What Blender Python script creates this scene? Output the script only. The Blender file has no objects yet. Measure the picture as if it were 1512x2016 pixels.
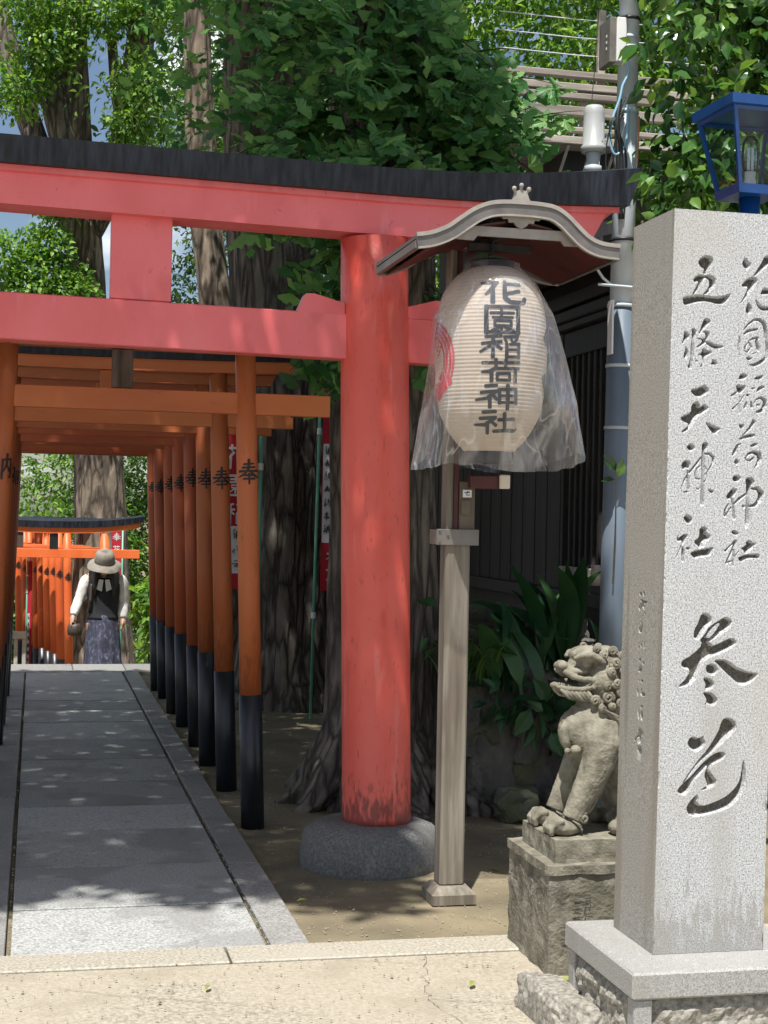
import bpy, bmesh, math, random
import numpy as np
from mathutils import Vector, Matrix, noise

random.seed(7)
RNG = np.random.default_rng(7)
SC = bpy.context.scene
COL = SC.collection

# ------------------------------------------------------------------ camera, sky, sun, exposure
cam_data = bpy.data.cameras.new('camera')
cam_data.sensor_fit = 'VERTICAL'; cam_data.sensor_height = 36.0
cam_data.lens = 36.0 * 3022.0 / 2016.0
cam_data.clip_start = 0.05; cam_data.clip_end = 2000
camera = bpy.data.objects.new('camera', cam_data); COL.objects.link(camera)
PSI, PITCH, ROLL = 0.2232065, 0.0028855, 0.02
_f = Vector((math.sin(PSI)*math.cos(PITCH), math.cos(PSI)*math.cos(PITCH), math.sin(PITCH)))
_r0 = Vector((math.cos(PSI), -math.sin(PSI), 0)); _u0 = _r0.cross(_f)
_r = _r0*math.cos(ROLL) + _u0*math.sin(ROLL); _u = _u0*math.cos(ROLL) - _r0*math.sin(ROLL)
camera.matrix_world = Matrix(((_r.x, _u.x, -_f.x, 0), (_r.y, _u.y, -_f.y, 0), (_r.z, _u.z, -_f.z, 1.5), (0, 0, 0, 1)))
SC.camera = camera

SUN_DIR = Vector((-0.165, -0.365, 0.916)).normalized()
world = bpy.data.worlds.new('World'); SC.world = world; world.use_nodes = True
wn = world.node_tree.nodes; wl = world.node_tree.links
wn.clear()
w_out = wn.new('ShaderNodeOutputWorld'); w_bg = wn.new('ShaderNodeBackground')
w_sky = wn.new('ShaderNodeTexSky'); w_sky.sky_type = 'NISHITA'; w_sky.sun_disc = False
w_sky.sun_elevation = math.asin(SUN_DIR.z); w_sky.sun_rotation = math.atan2(SUN_DIR.x, SUN_DIR.y) % (2*math.pi)
w_sky.air_density = 1.0; w_sky.dust_density = 1.0; w_sky.ozone_density = 1.2
w_tc = wn.new('ShaderNodeTexCoord'); w_map = wn.new('ShaderNodeMapping'); w_map.inputs['Scale'].default_value = (1, 1, 2.2)
w_no = wn.new('ShaderNodeTexNoise'); w_no.inputs['Scale'].default_value = 5.5; w_no.inputs['Detail'].default_value = 8
w_cr = wn.new('ShaderNodeValToRGB'); w_cr.color_ramp.elements[0].position = .50; w_cr.color_ramp.elements[1].position = .66
w_mx = wn.new('ShaderNodeMix'); w_mx.data_type = 'RGBA'; w_mx.inputs[7].default_value = (15.0, 15.2, 15.6, 1)
wl.new(w_tc.outputs['Generated'], w_map.inputs['Vector']); wl.new(w_map.outputs['Vector'], w_no.inputs['Vector'])
wl.new(w_no.outputs['Fac'], w_cr.inputs['Fac']); wl.new(w_cr.outputs['Color'], w_mx.inputs[0])
wl.new(w_sky.outputs['Color'], w_mx.inputs[6]); wl.new(w_mx.outputs[2], w_bg.inputs['Color'])
w_bg.inputs['Strength'].default_value = 0.064
wl.new(w_bg.outputs['Background'], w_out.inputs['Surface'])

sun_data = bpy.data.lights.new('sun', 'SUN'); sun_data.energy = 4.6; sun_data.angle = math.radians(0.53); sun_data.color = (1.0, .965, .91)
sun = bpy.data.objects.new('sun', sun_data); COL.objects.link(sun)
sun.rotation_euler = (-SUN_DIR).to_track_quat('-Z', 'Y').to_euler(); sun.location = (0, 0, 30)
SC.view_settings.view_transform = 'Standard'; SC.view_settings.look = 'None'
SC.view_settings.exposure = 0.70; SC.view_settings.gamma = 1.0; SC.view_settings.use_curve_mapping = False
SC.render.engine = 'CYCLES'
SC.cycles.max_bounces = 8; SC.cycles.diffuse_bounces = 4; SC.cycles.transparent_max_bounces = 12

# ------------------------------------------------------------------ helpers
ORG = {}

def thing(name, label, cat, loc=(0, 0, 0), group=None):
    o = bpy.data.objects.new(name, None); COL.objects.link(o)
    o.empty_display_size = .1
    o.location = loc; ORG[o.name] = Vector(loc)
    o['label'] = label; o['category'] = cat
    if group: o['group'] = group
    return o

def structure_root(name, loc=(0, 0, 0)):
    o = bpy.data.objects.new(name, None); COL.objects.link(o); o.location = loc; ORG[o.name] = Vector(loc)
    o['kind'] = 'structure'
    return o

def tag(o, label, cat, group=None):
    o['label'] = label; o['category'] = cat
    if group: o['group'] = group
    return o

def mesh_data(name, V, F, mats, smooth=False, mi=None):
    me = bpy.data.meshes.new(name)
    me.from_pydata([tuple(map(float, v)) for v in V], [], [tuple(int(i) for i in f) for f in F])
    for m in (mats if isinstance(mats, (list, tuple)) else [mats]): me.materials.append(m)
    if mi is not None: me.polygons.foreach_set('material_index', np.array(mi, dtype=np.int32))
    if smooth: me.polygons.foreach_set('use_smooth', np.ones(len(me.polygons), dtype=bool))
    me.update()
    return me

def link(name, me, parent=None, loc=None):
    o = bpy.data.objects.new(name, me); COL.objects.link(o)
    if parent is not None: o.parent = parent
    if loc is not None: o.location = loc
    return o

def put(name, vf, mat, parent=None, smooth=False, origin=None):
    """link verts/faces given in world coordinates; the origin is the parent's (or the given one)"""
    V, F = vf[0], vf[1]
    V = np.asarray(V, dtype=float).reshape(-1, 3)
    if parent is not None:
        org = ORG[parent.name]
        o = link(name, mesh_data(name, V - np.array(org), F, mat, smooth), parent)
    else:
        org = Vector(origin) if origin is not None else Vector((float((V[:, 0].min()+V[:, 0].max())/2), float((V[:, 1].min()+V[:, 1].max())/2), float(V[:, 2].min())))
        o = link(name, mesh_data(name, V - np.array(org), F, mat, smooth), None, org)
    ORG[o.name] = Vector(org)
    return o

def join(*vfs):
    V = []; F = []; n = 0
    for v, f in vfs:
        v = np.asarray(v, dtype=float).reshape(-1, 3)
        V.append(v); F += [tuple(int(i)+n for i in q) for q in f]; n += len(v)
    return np.vstack(V), F

def xf(vf, M):
    V = np.asarray(vf[0], dtype=float).reshape(-1, 3)
    A = np.array(M)
    return V @ A[:3, :3].T + A[:3, 3], vf[1]

def box(x0, x1, y0, y1, z0, z1, b=0.0):
    """box, with a chamfer of width b when b > 0"""
    if b <= 0:
        V = [(x, y, z) for z in (z0, z1) for y in (y0, y1) for x in (x0, x1)]
        F = [(0, 2, 3, 1), (4, 5, 7, 6), (0, 1, 5, 4), (2, 6, 7, 3), (0, 4, 6, 2), (1, 3, 7, 5)]
        return np.array(V, float), F
    V = []; idx = {}
    for ix, x in enumerate((x0, x1)):
        for iy, y in enumerate((y0, y1)):
            for iz, z in enumerate((z0, z1)):
                sx, sy, sz = (1, -1)[ix], (1, -1)[iy], (1, -1)[iz]
                idx[ix, iy, iz, 'x'] = len(V); V.append((x, y+sy*b, z+sz*b))
                idx[ix, iy, iz, 'y'] = len(V); V.append((x+sx*b, y, z+sz*b))
                idx[ix, iy, iz, 'z'] = len(V); V.append((x+sx*b, y+sy*b, z))
    F = []
    def I(ix, iy, iz, a): return idx[ix, iy, iz, a]
    for s in (0, 1):
        q = [(s, 0, 0), (s, 1, 0), (s, 1, 1), (s, 0, 1)]
        f = [I(*c, 'x') for c in q]; F.append(f if s else f[::-1])
        q = [(0, s, 0), (1, s, 0), (1, s, 1), (0, s, 1)]
        f = [I(*c, 'y') for c in q]; F.append(f[::-1] if s else f)
        q = [(0, 0, s), (1, 0, s), (1, 1, s), (0, 1, s)]
        f = [I(*c, 'z') for c in q]; F.append(f if s else f[::-1])
    for a in (0, 1):
        for c in (0, 1):
            f = [I(a, c, 0, 'x'), I(a, c, 0, 'y'), I(a, c, 1, 'y'), I(a, c, 1, 'x')]; F.append(f if a != c else f[::-1])
            f = [I(a, 0, c, 'x'), I(a, 0, c, 'z'), I(a, 1, c, 'z'), I(a, 1, c, 'x')]; F.append(f if a == c else f[::-1])
            f = [I(0, a, c, 'y'), I(0, a, c, 'z'), I(1, a, c, 'z'), I(1, a, c, 'y')]; F.append(f if a != c else f[::-1])
            for e in (0, 1):
                f = [I(a, c, e, 'x'), I(a, c, e, 'y'), I(a, c, e, 'z')]; F.append(f if (a+c+e) % 2 else f[::-1])
    return np.array(V, float), F

def rotz(vf, ang, c=(0, 0, 0)):
    return xf(vf, Matrix.Translation(c) @ Matrix.Rotation(ang, 4, 'Z') @ Matrix.Translation(-Vector(c)))

def roty(vf, ang, c=(0, 0, 0)):
    return xf(vf, Matrix.Translation(c) @ Matrix.Rotation(ang, 4, 'Y') @ Matrix.Translation(-Vector(c)))

def tube(pts, rad, n=12, cap=True, ref=(0, 0, 1), shape=None):
    """swept tube through pts; rad a number or one per point; shape(i, theta) scales the radius"""
    P = [Vector(p) for p in pts]; m = len(P)
    R = [rad]*m if np.isscalar(rad) else list(rad)
    V = []; F = []
    up = Vector(ref)
    prev = None
    for i, p in enumerate(P):
        t = (P[min(i+1, m-1)] - P[max(i-1, 0)]).normalized()
        if prev is None:
            a = up.cross(t)
            if a.length < .15: a = Vector((1, 0, 0)).cross(t)
            a.normalize()
        else:
            a = prev - t*prev.dot(t); a.normalize()
        prev = a
        b = t.cross(a)
        for k in range(n):
            th = 2*math.pi*k/n
            s = shape(i, th) if shape else 1
            V.append(p + (a*math.cos(th) + b*math.sin(th))*R[i]*s)
    for i in range(m-1):
        for k in range(n):
            F.append((i*n+k, i*n+(k+1) % n, (i+1)*n+(k+1) % n, (i+1)*n+k))
    if cap:
        F.append(tuple(range(n))[::-1]); F.append(tuple((m-1)*n+k for k in range(n)))
    return np.array([tuple(v) for v in V]), F

def lathe(prof, n=32, c=(0, 0, 0)):
    """surface of revolution about Z; prof = [(z, r)...]"""
    V = []; F = []
    for z, r in prof:
        for k in range(n):
            th = 2*math.pi*k/n
            V.append((c[0]+r*math.cos(th), c[1]+r*math.sin(th), c[2]+z))
    m = len(prof)
    for i in range(m-1):
        for k in range(n):
            F.append((i*n+k, i*n+(k+1) % n, (i+1)*n+(k+1) % n, (i+1)*n+k))
    F.append(tuple(range(n))[::-1]); F.append(tuple((m-1)*n+k for k in range(n)))
    return np.array(V), F

def prism(poly, y0, y1):
    """extrude an (x, z) polygon along y"""
    n = len(poly)
    V = [(x, y0, z) for x, z in poly] + [(x, y1, z) for x, z in poly]
    F = [tuple(range(n)), tuple(range(2*n-1, n-1, -1))] + [(i, i+n, (i+1) % n+n, (i+1) % n) for i in range(n)]
    return np.array(V, float), F

def loft(rings, close=True, cap=True):
    n = len(rings[0]); V = [p for r in rings for p in r]; F = []
    for i in range(len(rings)-1):
        for k in range(n if close else n-1):
            F.append((i*n+k, i*n+(k+1) % n, (i+1)*n+(k+1) % n, (i+1)*n+k))
    if cap and close:
        F.append(tuple(range(n))[::-1]); F.append(tuple((len(rings)-1)*n+k for k in range(n)))
    return np.array([tuple(p) for p in V], float), F

def ball(c, r, seg=16, ring=10, M=None):
    r = (r, r, r) if np.isscalar(r) else r
    V = [(0, 0, -1)]; F = []
    for i in range(1, ring):
        ph = math.pi*i/ring
        for k in range(seg):
            th = 2*math.pi*k/seg
            V.append((math.sin(ph)*math.cos(th), math.sin(ph)*math.sin(th), -math.cos(ph)))
    V.append((0, 0, 1)); L = len(V)-1
    for k in range(seg): F.append((0, 1+(k+1) % seg, 1+k))
    for i in range(ring-2):
        for k in range(seg):
            a = 1+i*seg+k; b = 1+i*seg+(k+1) % seg
            F.append((a, b, b+seg, a+seg))
    for k in range(seg): F.append((L, 1+(ring-2)*seg+k, 1+(ring-2)*seg+(k+1) % seg))
    V = np.array(V)*np.array(r)
    if M is not None: V = V @ np.array(M)[:3, :3].T
    return V + np.array(c), F

def fbm(p, s=1.0, o=3):
    v = Vector((p[0]*s, p[1]*s, p[2]*s)); a = 0; k = 1.0
    for _ in range(o):
        a += k*noise.noise(v); v = v*2.03 + Vector((7.1, 3.3, 5.7)); k *= .5
    return a

def roughen(vf, amp, scale, o=3, keep=None):
    """push vertices along their normal by noise"""
    V = np.array(vf[0], float); me = bpy.data.meshes.new('tmp'); me.from_pydata(V.tolist(), [], [tuple(f) for f in vf[1]]); me.update()
    N = np.zeros(len(V)*3); me.vertices.foreach_get('normal', N); N = N.reshape(-1, 3)
    d = np.array([fbm(v, scale, o) for v in V])*amp
    bpy.data.meshes.remove(me)
    return V + N*d[:, None], vf[1]

def gridbox(x0, x1, y0, y1, z0, z1, step):
    """closed box whose faces are grids (for roughening)"""
    bm = bmesh.new(); bmesh.ops.create_cube(bm, size=1)
    for v in bm.verts: v.co = Vector((x0+(v.co.x+.5)*(x1-x0), y0+(v.co.y+.5)*(y1-y0), z0+(v.co.z+.5)*(z1-z0)))
    for ax, (a, b) in enumerate(((x0, x1), (y0, y1), (z0, z1))):
        n = max(1, int((b-a)/step))
        for i in range(1, n):
            co = [0, 0, 0]; no = [0, 0, 0]; co[ax] = a+(b-a)*i/n; no[ax] = 1
            bmesh.ops.bisect_plane(bm, geom=bm.verts[:]+bm.edges[:]+bm.faces[:], plane_co=co, plane_no=no)
    bm.normal_update()
    V = np.array([tuple(v.co) for v in bm.verts]); bm.verts.index_update()
    F = [tuple(v.index for v in f.verts) for f in bm.faces]; bm.free()
    return V, F

def remeshed(vf, voxel, smooth_iter=3, fac=.5):
    """fuse overlapping closed shells into one continuous surface"""
    me = mesh_data('tmp', vf[0], vf[1], [])
    o = bpy.data.objects.new('tmp', me); COL.objects.link(o)
    m = o.modifiers.new('r', 'REMESH'); m.mode = 'VOXEL'; m.voxel_size = voxel
    if smooth_iter:
        s = o.modifiers.new('s', 'SMOOTH'); s.iterations = smooth_iter; s.factor = fac
    dg = bpy.context.evaluated_depsgraph_get()
    ev = o.evaluated_get(dg); m2 = ev.to_mesh()
    V = np.zeros(len(m2.vertices)*3); m2.vertices.foreach_get('co', V)
    F = [tuple(p.vertices) for p in m2.polygons]
    ev.to_mesh_clear(); bpy.data.objects.remove(o); bpy.data.meshes.remove(me)
    return V.reshape(-1, 3), F

def ribbon(pts, widths, surf, seg=.012, lift=0.0):
    """a brush stroke: a strip along pts (u, v) with widths, mapped to 3-D by surf(u, v)"""
    P = [np.array(p, float) for p in pts]; out = []
    for i in range(len(P)-1):
        d = np.linalg.norm(P[i+1]-P[i]); n = max(1, int(d/seg))
        for k in range(n):
            t = k/n; out.append((P[i]*(1-t)+P[i+1]*t, widths[i]*(1-t)+widths[i+1]*t))
    out.append((P[-1], widths[-1]))
    d0 = (out[1][0]-out[0][0]); d0 /= max(1e-9, np.linalg.norm(d0)); d1 = out[-1][0]-out[-2][0]; d1 /= max(1e-9, np.linalg.norm(d1))
    out = [(out[0][0]-d0*out[0][1]*.28, out[0][1]*.6)] + out + [(out[-1][0]+d1*out[-1][1]*.28, out[-1][1]*.6)]
    V = []; F = []
    for i, (p, w) in enumerate(out):
        a = out[max(i-1, 0)][0]; b = out[min(i+1, len(out)-1)][0]
        d = b-a; d = d/max(1e-9, np.linalg.norm(d)); nrm = np.array((-d[1], d[0]))
        for s in (-.5, 0, .5):
            q = p + nrm*w*s; V.append(surf(q[0], q[1], lift))
        if i:
            k = (i-1)*3
            F += [(k, k+1, k+4, k+3), (k+1, k+2, k+5, k+4)]
    return np.array(V, float), F

# ------------------------------------------------------------------ materials
def sock(nt, a, b): nt.links.new(a, b)

def M(name, stops, scale=6.0, rough=.6, bump=.15, bscale=60.0, detail=6.0, stretch=(1, 1, 1), metal=0.0, spec=.5, spots=None, bdist=.01, rnd=.0, coat=0.0, dist=0.0, grime=None):
    """procedural paint/stone/wood: noise through a colour ramp, finer noise as relief; spots=(scale, threshold, colour, amount)"""
    m = bpy.data.materials.new(name); m.use_nodes = True; nt = m.node_tree; N = nt.nodes
    bs = N['Principled BSDF']
    tc = N.new('ShaderNodeTexCoord'); oi = N.new('ShaderNodeObjectInfo')
    sc = N.new('ShaderNodeVectorMath'); sc.operation = 'SCALE'; sc.inputs[0].default_value = (13.1, 7.7, 5.3); sock(nt, oi.outputs['Random'], sc.inputs['Scale'])
    ad = N.new('ShaderNodeVectorMath'); ad.operation = 'ADD'; sock(nt, tc.outputs['Object'], ad.inputs[0]); sock(nt, sc.outputs[0], ad.inputs[1])
    mp = N.new('ShaderNodeMapping'); mp.inputs['Scale'].default_value = stretch; sock(nt, ad.outputs[0], mp.inputs['Vector'])
    no = N.new('ShaderNodeTexNoise'); no.inputs['Scale'].default_value = scale; no.inputs['Detail'].default_value = detail; no.inputs['Distortion'].default_value = dist
    sock(nt, mp.outputs[0], no.inputs['Vector'])
    cr = N.new('ShaderNodeValToRGB'); el = cr.color_ramp.elements
    while len(el) < len(stops): el.new(.5)
    for e, (p, c) in zip(el, stops): e.position = p; e.color = (*c, 1)
    sock(nt, no.outputs['Fac'], cr.inputs['Fac'])
    colr = cr.outputs['Color']
    for sp in (spots or []):
        s, th, c, am = sp[:4]
        n2 = N.new('ShaderNodeTexNoise'); n2.inputs['Scale'].default_value = s; n2.inputs['Detail'].default_value = 3
        mp2 = N.new('ShaderNodeMapping'); mp2.inputs['Scale'].default_value = sp[4] if len(sp) > 4 else stretch
        sock(nt, ad.outputs[0], mp2.inputs['Vector']); sock(nt, mp2.outputs[0], n2.inputs['Vector'])
        r2 = N.new('ShaderNodeMapRange'); r2.inputs['From Min'].default_value = th; r2.inputs['From Max'].default_value = th+.08; r2.inputs['To Max'].default_value = am
        sock(nt, n2.outputs['Fac'], r2.inputs['Value'])
        mx = N.new('ShaderNodeMix'); mx.data_type = 'RGBA'; mx.inputs[7].default_value = (*c, 1)
        sock(nt, r2.outputs[0], mx.inputs[0]); sock(nt, colr, mx.inputs[6]); colr = mx.outputs[2]
    if grime:      # scuffs and splash dirt between two heights, broken up by streaky noise
        z0, z1, gc, am = grime
        sx = N.new('ShaderNodeSeparateXYZ'); sock(nt, tc.outputs['Object'], sx.inputs[0])
        g1 = N.new('ShaderNodeMapRange'); g1.inputs['From Min'].default_value = z1; g1.inputs['From Max'].default_value = z0; sock(nt, sx.outputs['Z'], g1.inputs['Value'])
        gm = N.new('ShaderNodeMapping'); gm.inputs['Scale'].default_value = (1, 1, .28); sock(nt, ad.outputs[0], gm.inputs['Vector'])
        gn = N.new('ShaderNodeTexNoise'); gn.inputs['Scale'].default_value = 55; gn.inputs['Detail'].default_value = 6; sock(nt, gm.outputs[0], gn.inputs['Vector'])
        ga = N.new('ShaderNodeMath'); ga.operation = 'MULTIPLY_ADD'; ga.inputs[1].default_value = .42; sock(nt, g1.outputs[0], ga.inputs[0]); sock(nt, gn.outputs['Fac'], ga.inputs[2])
        gr = N.new('ShaderNodeMapRange'); gr.inputs['From Min'].default_value = .62; gr.inputs['From Max'].default_value = .80; gr.inputs['To Max'].default_value = am; sock(nt, ga.outputs[0], gr.inputs['Value'])
        gx = N.new('ShaderNodeMix'); gx.data_type = 'RGBA'; gx.inputs[7].default_value = (*gc, 1); sock(nt, gr.outputs[0], gx.inputs[0]); sock(nt, colr, gx.inputs[6]); colr = gx.outputs[2]
    if rnd > 0:
        hv = N.new('ShaderNodeHueSaturation'); mr = N.new('ShaderNodeMapRange'); mr.inputs['To Min'].default_value = 1-rnd; mr.inputs['To Max'].default_value = 1+rnd
        sock(nt, oi.outputs['Random'], mr.inputs['Value']); sock(nt, mr.outputs[0], hv.inputs['Value']); sock(nt, colr, hv.inputs['Color']); colr = hv.outputs['Color']
    sock(nt, colr, bs.inputs['Base Color'])
    rr = N.new('ShaderNodeMapRange'); rr.inputs['To Min'].default_value = max(.02, rough-.12); rr.inputs['To Max'].default_value = min(1, rough+.12)
    sock(nt, no.outputs['Fac'], rr.inputs['Value']); sock(nt, rr.outputs[0], bs.inputs['Roughness'])
    bs.inputs['Metallic'].default_value = metal; bs.inputs['Specular IOR Level'].default_value = spec
    if coat: bs.inputs['Coat Weight'].default_value = coat; bs.inputs['Coat Roughness'].default_value = .2
    if bump > 0:
        nb = N.new('ShaderNodeTexNoise'); nb.inputs['Scale'].default_value = bscale; nb.inputs['Detail'].default_value = 5
        sock(nt, mp.outputs[0], nb.inputs['Vector'])
        bu = N.new('ShaderNodeBump'); bu.inputs['Strength'].default_value = bump; bu.inputs['Distance'].default_value = bdist
        sock(nt, nb.outputs['Fac'], bu.inputs['Height']); sock(nt, bu.outputs[0], bs.inputs['Normal'])
    return m

def leaf_mat(name, dark, mid, light, trans=.35, rough=.45, spec=.4):
    m = bpy.data.materials.new(name); m.use_nodes = True; nt = m.node_tree; N = nt.nodes
    bs = N['Principled BSDF']; out = N['Material Output']
    ge = N.new('ShaderNodeNewGeometry'); oi = N.new('ShaderNodeObjectInfo')
    ad = N.new('ShaderNodeMath'); ad.operation = 'ADD'; sock(nt, ge.outputs['Random Per Island'], ad.inputs[0]); sock(nt, oi.outputs['Random'], ad.inputs[1])
    fr = N.new('ShaderNodeMath'); fr.operation = 'FRACT'; sock(nt, ad.outputs[0], fr.inputs[0])
    cr = N.new('ShaderNodeValToRGB'); el = cr.color_ramp.elements; el.new(.5)
    for e, (p, c) in zip(el, ((0, dark), (.55, mid), (1, light))): e.position = p; e.color = (*c, 1)
    sock(nt, fr.outputs[0], cr.inputs['Fac'])
    tc = N.new('ShaderNodeTexCoord'); no = N.new('ShaderNodeTexNoise'); no.inputs['Scale'].default_value = 2.2; no.inputs['Detail'].default_value = 2
    sock(nt, tc.outputs['Object'], no.inputs['Vector'])
    hv = N.new('ShaderNodeHueSaturation'); mr = N.new('ShaderNodeMapRange'); mr.inputs['To Min'].default_value = .65; mr.inputs['To Max'].default_value = 1.35
    sock(nt, no.outputs['Fac'], mr.inputs['Value']); sock(nt, mr.outputs[0], hv.inputs['Value']); sock(nt, cr.outputs['Color'], hv.inputs['Color'])
    sock(nt, hv.outputs['Color'], bs.inputs['Base Color']); bs.inputs['Roughness'].default_value = rough; bs.inputs['Specular IOR Level'].default_value = spec
    tr = N.new('ShaderNodeBsdfTranslucent'); h2 = N.new('ShaderNodeHueSaturation'); h2.inputs['Hue'].default_value = .485; h2.inputs['Value'].default_value = 1.5; h2.inputs['Saturation'].default_value = 1.1
    sock(nt, hv.outputs['Color'], h2.inputs['Color']); sock(nt, h2.outputs['Color'], tr.inputs['Color'])
    mx = N.new('ShaderNodeMixShader'); mx.inputs[0].default_value = trans
    sock(nt, bs.outputs[0], mx.inputs[1]); sock(nt, tr.outputs[0], mx.inputs[2]); sock(nt, mx.outputs[0], out.inputs['Surface'])
    return m

MAT = {}
MAT['vermilion'] = M('vermilion paint', [(.3, (.71, .125, .128)), (.5, (.77, .155, .162)), (.72, (.80, .185, .195))], 3.2, .42, .12, 70, spots=[(5, .60, (.60, .10, .10), .5), (45, .68, (.42, .07, .065), .5), (90, .72, (.24, .05, .045), .5), (14, .62, (.78, .26, .27), .4, (1, 1, .12))], stretch=(1, 1, .6))
MAT['vermilion_col'] = M('vermilion column paint', [(.3, (.66, .085, .062)), (.5, (.74, .115, .086)), (.72, (.77, .14, .112))], 3.0, .42, .12, 70, spots=[(14, .60, (.55, .065, .05), .5, (1, 1, .22)), (70, .68, (.30, .045, .04), .45, (1, 1, .2)), (18, .64, (.78, .24, .21), .4, (1, 1, .15))], grime=(.13, .42, (.10, .035, .03), .72))
MAT['orange'] = M('orange paint', [(.3, (.40, .095, .027)), (.5, (.49, .13, .036)), (.7, (.51, .155, .052))], 4, .5, .08, 70, stretch=(1, 1, .3), rnd=.12, spots=[(25, .62, (.30, .08, .03), .5), (9, .60, (.52, .19, .08), .5, (1, 1, .15))], grime=(.5, 1.0, (.16, .05, .025), .4))
MAT['orange_beam'] = M('orange beam paint', [(.3, (.44, .115, .035)), (.5, (.54, .155, .048)), (.7, (.58, .20, .07))], 4, .55, .1, 60, stretch=(.25, 1, 1), rnd=.12, spots=[(25, .66, (.36, .10, .035), .4)])  # lighter than the columns: light coming through is put into the colour
MAT['redorange'] = M('red orange paint', [(.3, (.38, .072, .024)), (.5, (.45, .098, .031)), (.7, (.48, .122, .042))], 4, .5, .08, 70, stretch=(1, 1, .3), rnd=.12)
MAT['redorange_beam'] = M('red orange beam paint', [(.3, (.40, .08, .026)), (.5, (.48, .11, .036)), (.7, (.52, .14, .05))], 4, .55, .1, 60, stretch=(.25, 1, 1), rnd=.12)
MAT['sunlit_orange'] = M('sunlit orange paint', [(.3, (.60, .10, .022)), (.5, (.70, .135, .030)), (.7, (.72, .165, .045))], 4, .5, .08, 70, stretch=(1, 1, .3), rnd=.12)  # sunlight on the far torii is put into this brighter orange
MAT['black'] = M('black paint', [(.35, (.010, .012, .017)), (.65, (.020, .023, .03))], 8, .38, .1, 80, stretch=(1, 1, .3))
MAT['kasagi'] = M('black ridge paint', [(.36, (.004, .005, .009)), (.47, (.012, .015, .023)), (.66, (.026, .032, .045))], 42, .5, .3, 60, stretch=(1, 1, .10), bdist=.004, spec=.35)
MAT['oldwood'] = M('weathered strut wood', [(.3, (.035, .026, .022)), (.5, (.09, .06, .045)), (.7, (.16, .115, .09))], 9, .8, .4, 50, stretch=(3, 3, .4))
MAT['ink'] = M('black lettering', [(.3, (.008, .008, .010)), (.7, (.018, .017, .018))], 20, .55, 0)
MAT['granite'] = M('pale granite', [(.30, (.12, .123, .126)), (.44, (.34, .345, .35)), (.56, (.475, .485, .49)), (.72, (.64, .65, .655))], 235, .55, .15, 260, detail=4, bdist=.002, spots=[(330, .64, (.06, .06, .06), .65), (1.6, .56, (.36, .335, .28), .35), (3.2, .60, (.30, .29, .26), .45, (1, 1, .12)), (26, .66, (.30, .27, .21), .35)], grime=(.26, .52, (.20, .185, .155), .5))
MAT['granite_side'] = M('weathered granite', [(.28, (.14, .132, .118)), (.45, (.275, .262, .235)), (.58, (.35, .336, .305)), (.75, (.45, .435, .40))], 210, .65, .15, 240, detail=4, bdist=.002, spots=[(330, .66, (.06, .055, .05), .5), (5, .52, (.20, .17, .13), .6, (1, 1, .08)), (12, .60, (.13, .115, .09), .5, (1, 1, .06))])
MAT['granite_rough'] = M('quarry faced granite', [(.28, (.12, .112, .095)), (.5, (.25, .235, .20)), (.75, (.38, .36, .315))], 60, .8, .6, 90, detail=6, bdist=.006, spots=[(200, .62, (.05, .05, .045), .4)])
MAT['slab'] = M('grey path granite', [(.28, (.15, .155, .152)), (.45, (.275, .282, .275)), (.58, (.355, .362, .35)), (.75, (.46, .465, .45))], 110, .6, .35, 160, detail=5, bdist=.004, rnd=.20, spots=[(2.0, .52, (.19, .187, .18), .55), (7, .60, (.15, .145, .135), .45), (40, .68, (.10, .10, .095), .4)])
MAT['slab_edge'] = M('grey kerb granite', [(.28, (.12, .12, .115)), (.45, (.21, .208, .198)), (.58, (.27, .267, .255)), (.75, (.37, .365, .35))], 120, .65, .35, 160, detail=5, bdist=.004, rnd=.12, spots=[(2.0, .55, (.17, .165, .155), .5)])
MAT['pave'] = M('exposed aggregate paving', [(.28, (.19, .165, .125)), (.45, (.295, .265, .208)), (.58, (.36, .325, .26)), (.75, (.45, .41, .34))], 70, .75, .5, 120, detail=6, bdist=.005, spots=[(.9, .50, (.37, .325, .25), .55), (3.5, .58, (.27, .235, .175), .5), (150, .66, (.14, .115, .09), .55), (14, .68, (.22, .19, .14), .5)])
MAT['kerbstone'] = M('pale kerb granite', [(.28, (.20, .185, .15)), (.45, (.315, .288, .232)), (.58, (.385, .355, .292)), (.75, (.48, .45, .38))], 90, .7, .4, 140, detail=6, bdist=.004, rnd=.06, spots=[(1.5, .55, (.36, .335, .28), .5)])
MAT['soil'] = M('trodden soil', [(.25, (.085, .073, .048)), (.5, (.175, .145, .09)), (.75, (.27, .222, .14))], 2.2, .9, .5, 40, detail=9, bdist=.012, spots=[(60, .66, (.10, .085, .06), .5), (5, .60, (.15, .14, .085), .5)])
MAT['mortar'] = M('path joint mortar', [(.3, (.03, .027, .024)), (.7, (.075, .066, .055))], 30, .9, .4, 80)
MAT['basestone'] = M('dark footing stone', [(.3, (.085, .086, .086)), (.5, (.135, .135, .132)), (.7, (.20, .198, .19))], 90, .8, .4, 120, detail=6, bdist=.004, spots=[(2.2, .55, (.10, .098, .088), .5)])
MAT['lionstone'] = M('sandstone', [(.25, (.085, .078, .058)), (.45, (.175, .162, .122)), (.6, (.235, .218, .168)), (.8, (.32, .30, .24))], 22, .85, .5, 130, detail=8, bdist=.005, spots=[(5, .60, (.15, .14, .10), .5), (90, .66, (.16, .14, .10), .4)])
MAT['pedstone'] = M('weathered tuff', [(.25, (.08, .073, .055)), (.45, (.16, .147, .112)), (.6, (.22, .203, .158)), (.8, (.30, .28, .225))], 18, .88, .7, 80, detail=8, bdist=.008, spots=[(4, .56, (.12, .115, .075), .5)])
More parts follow.
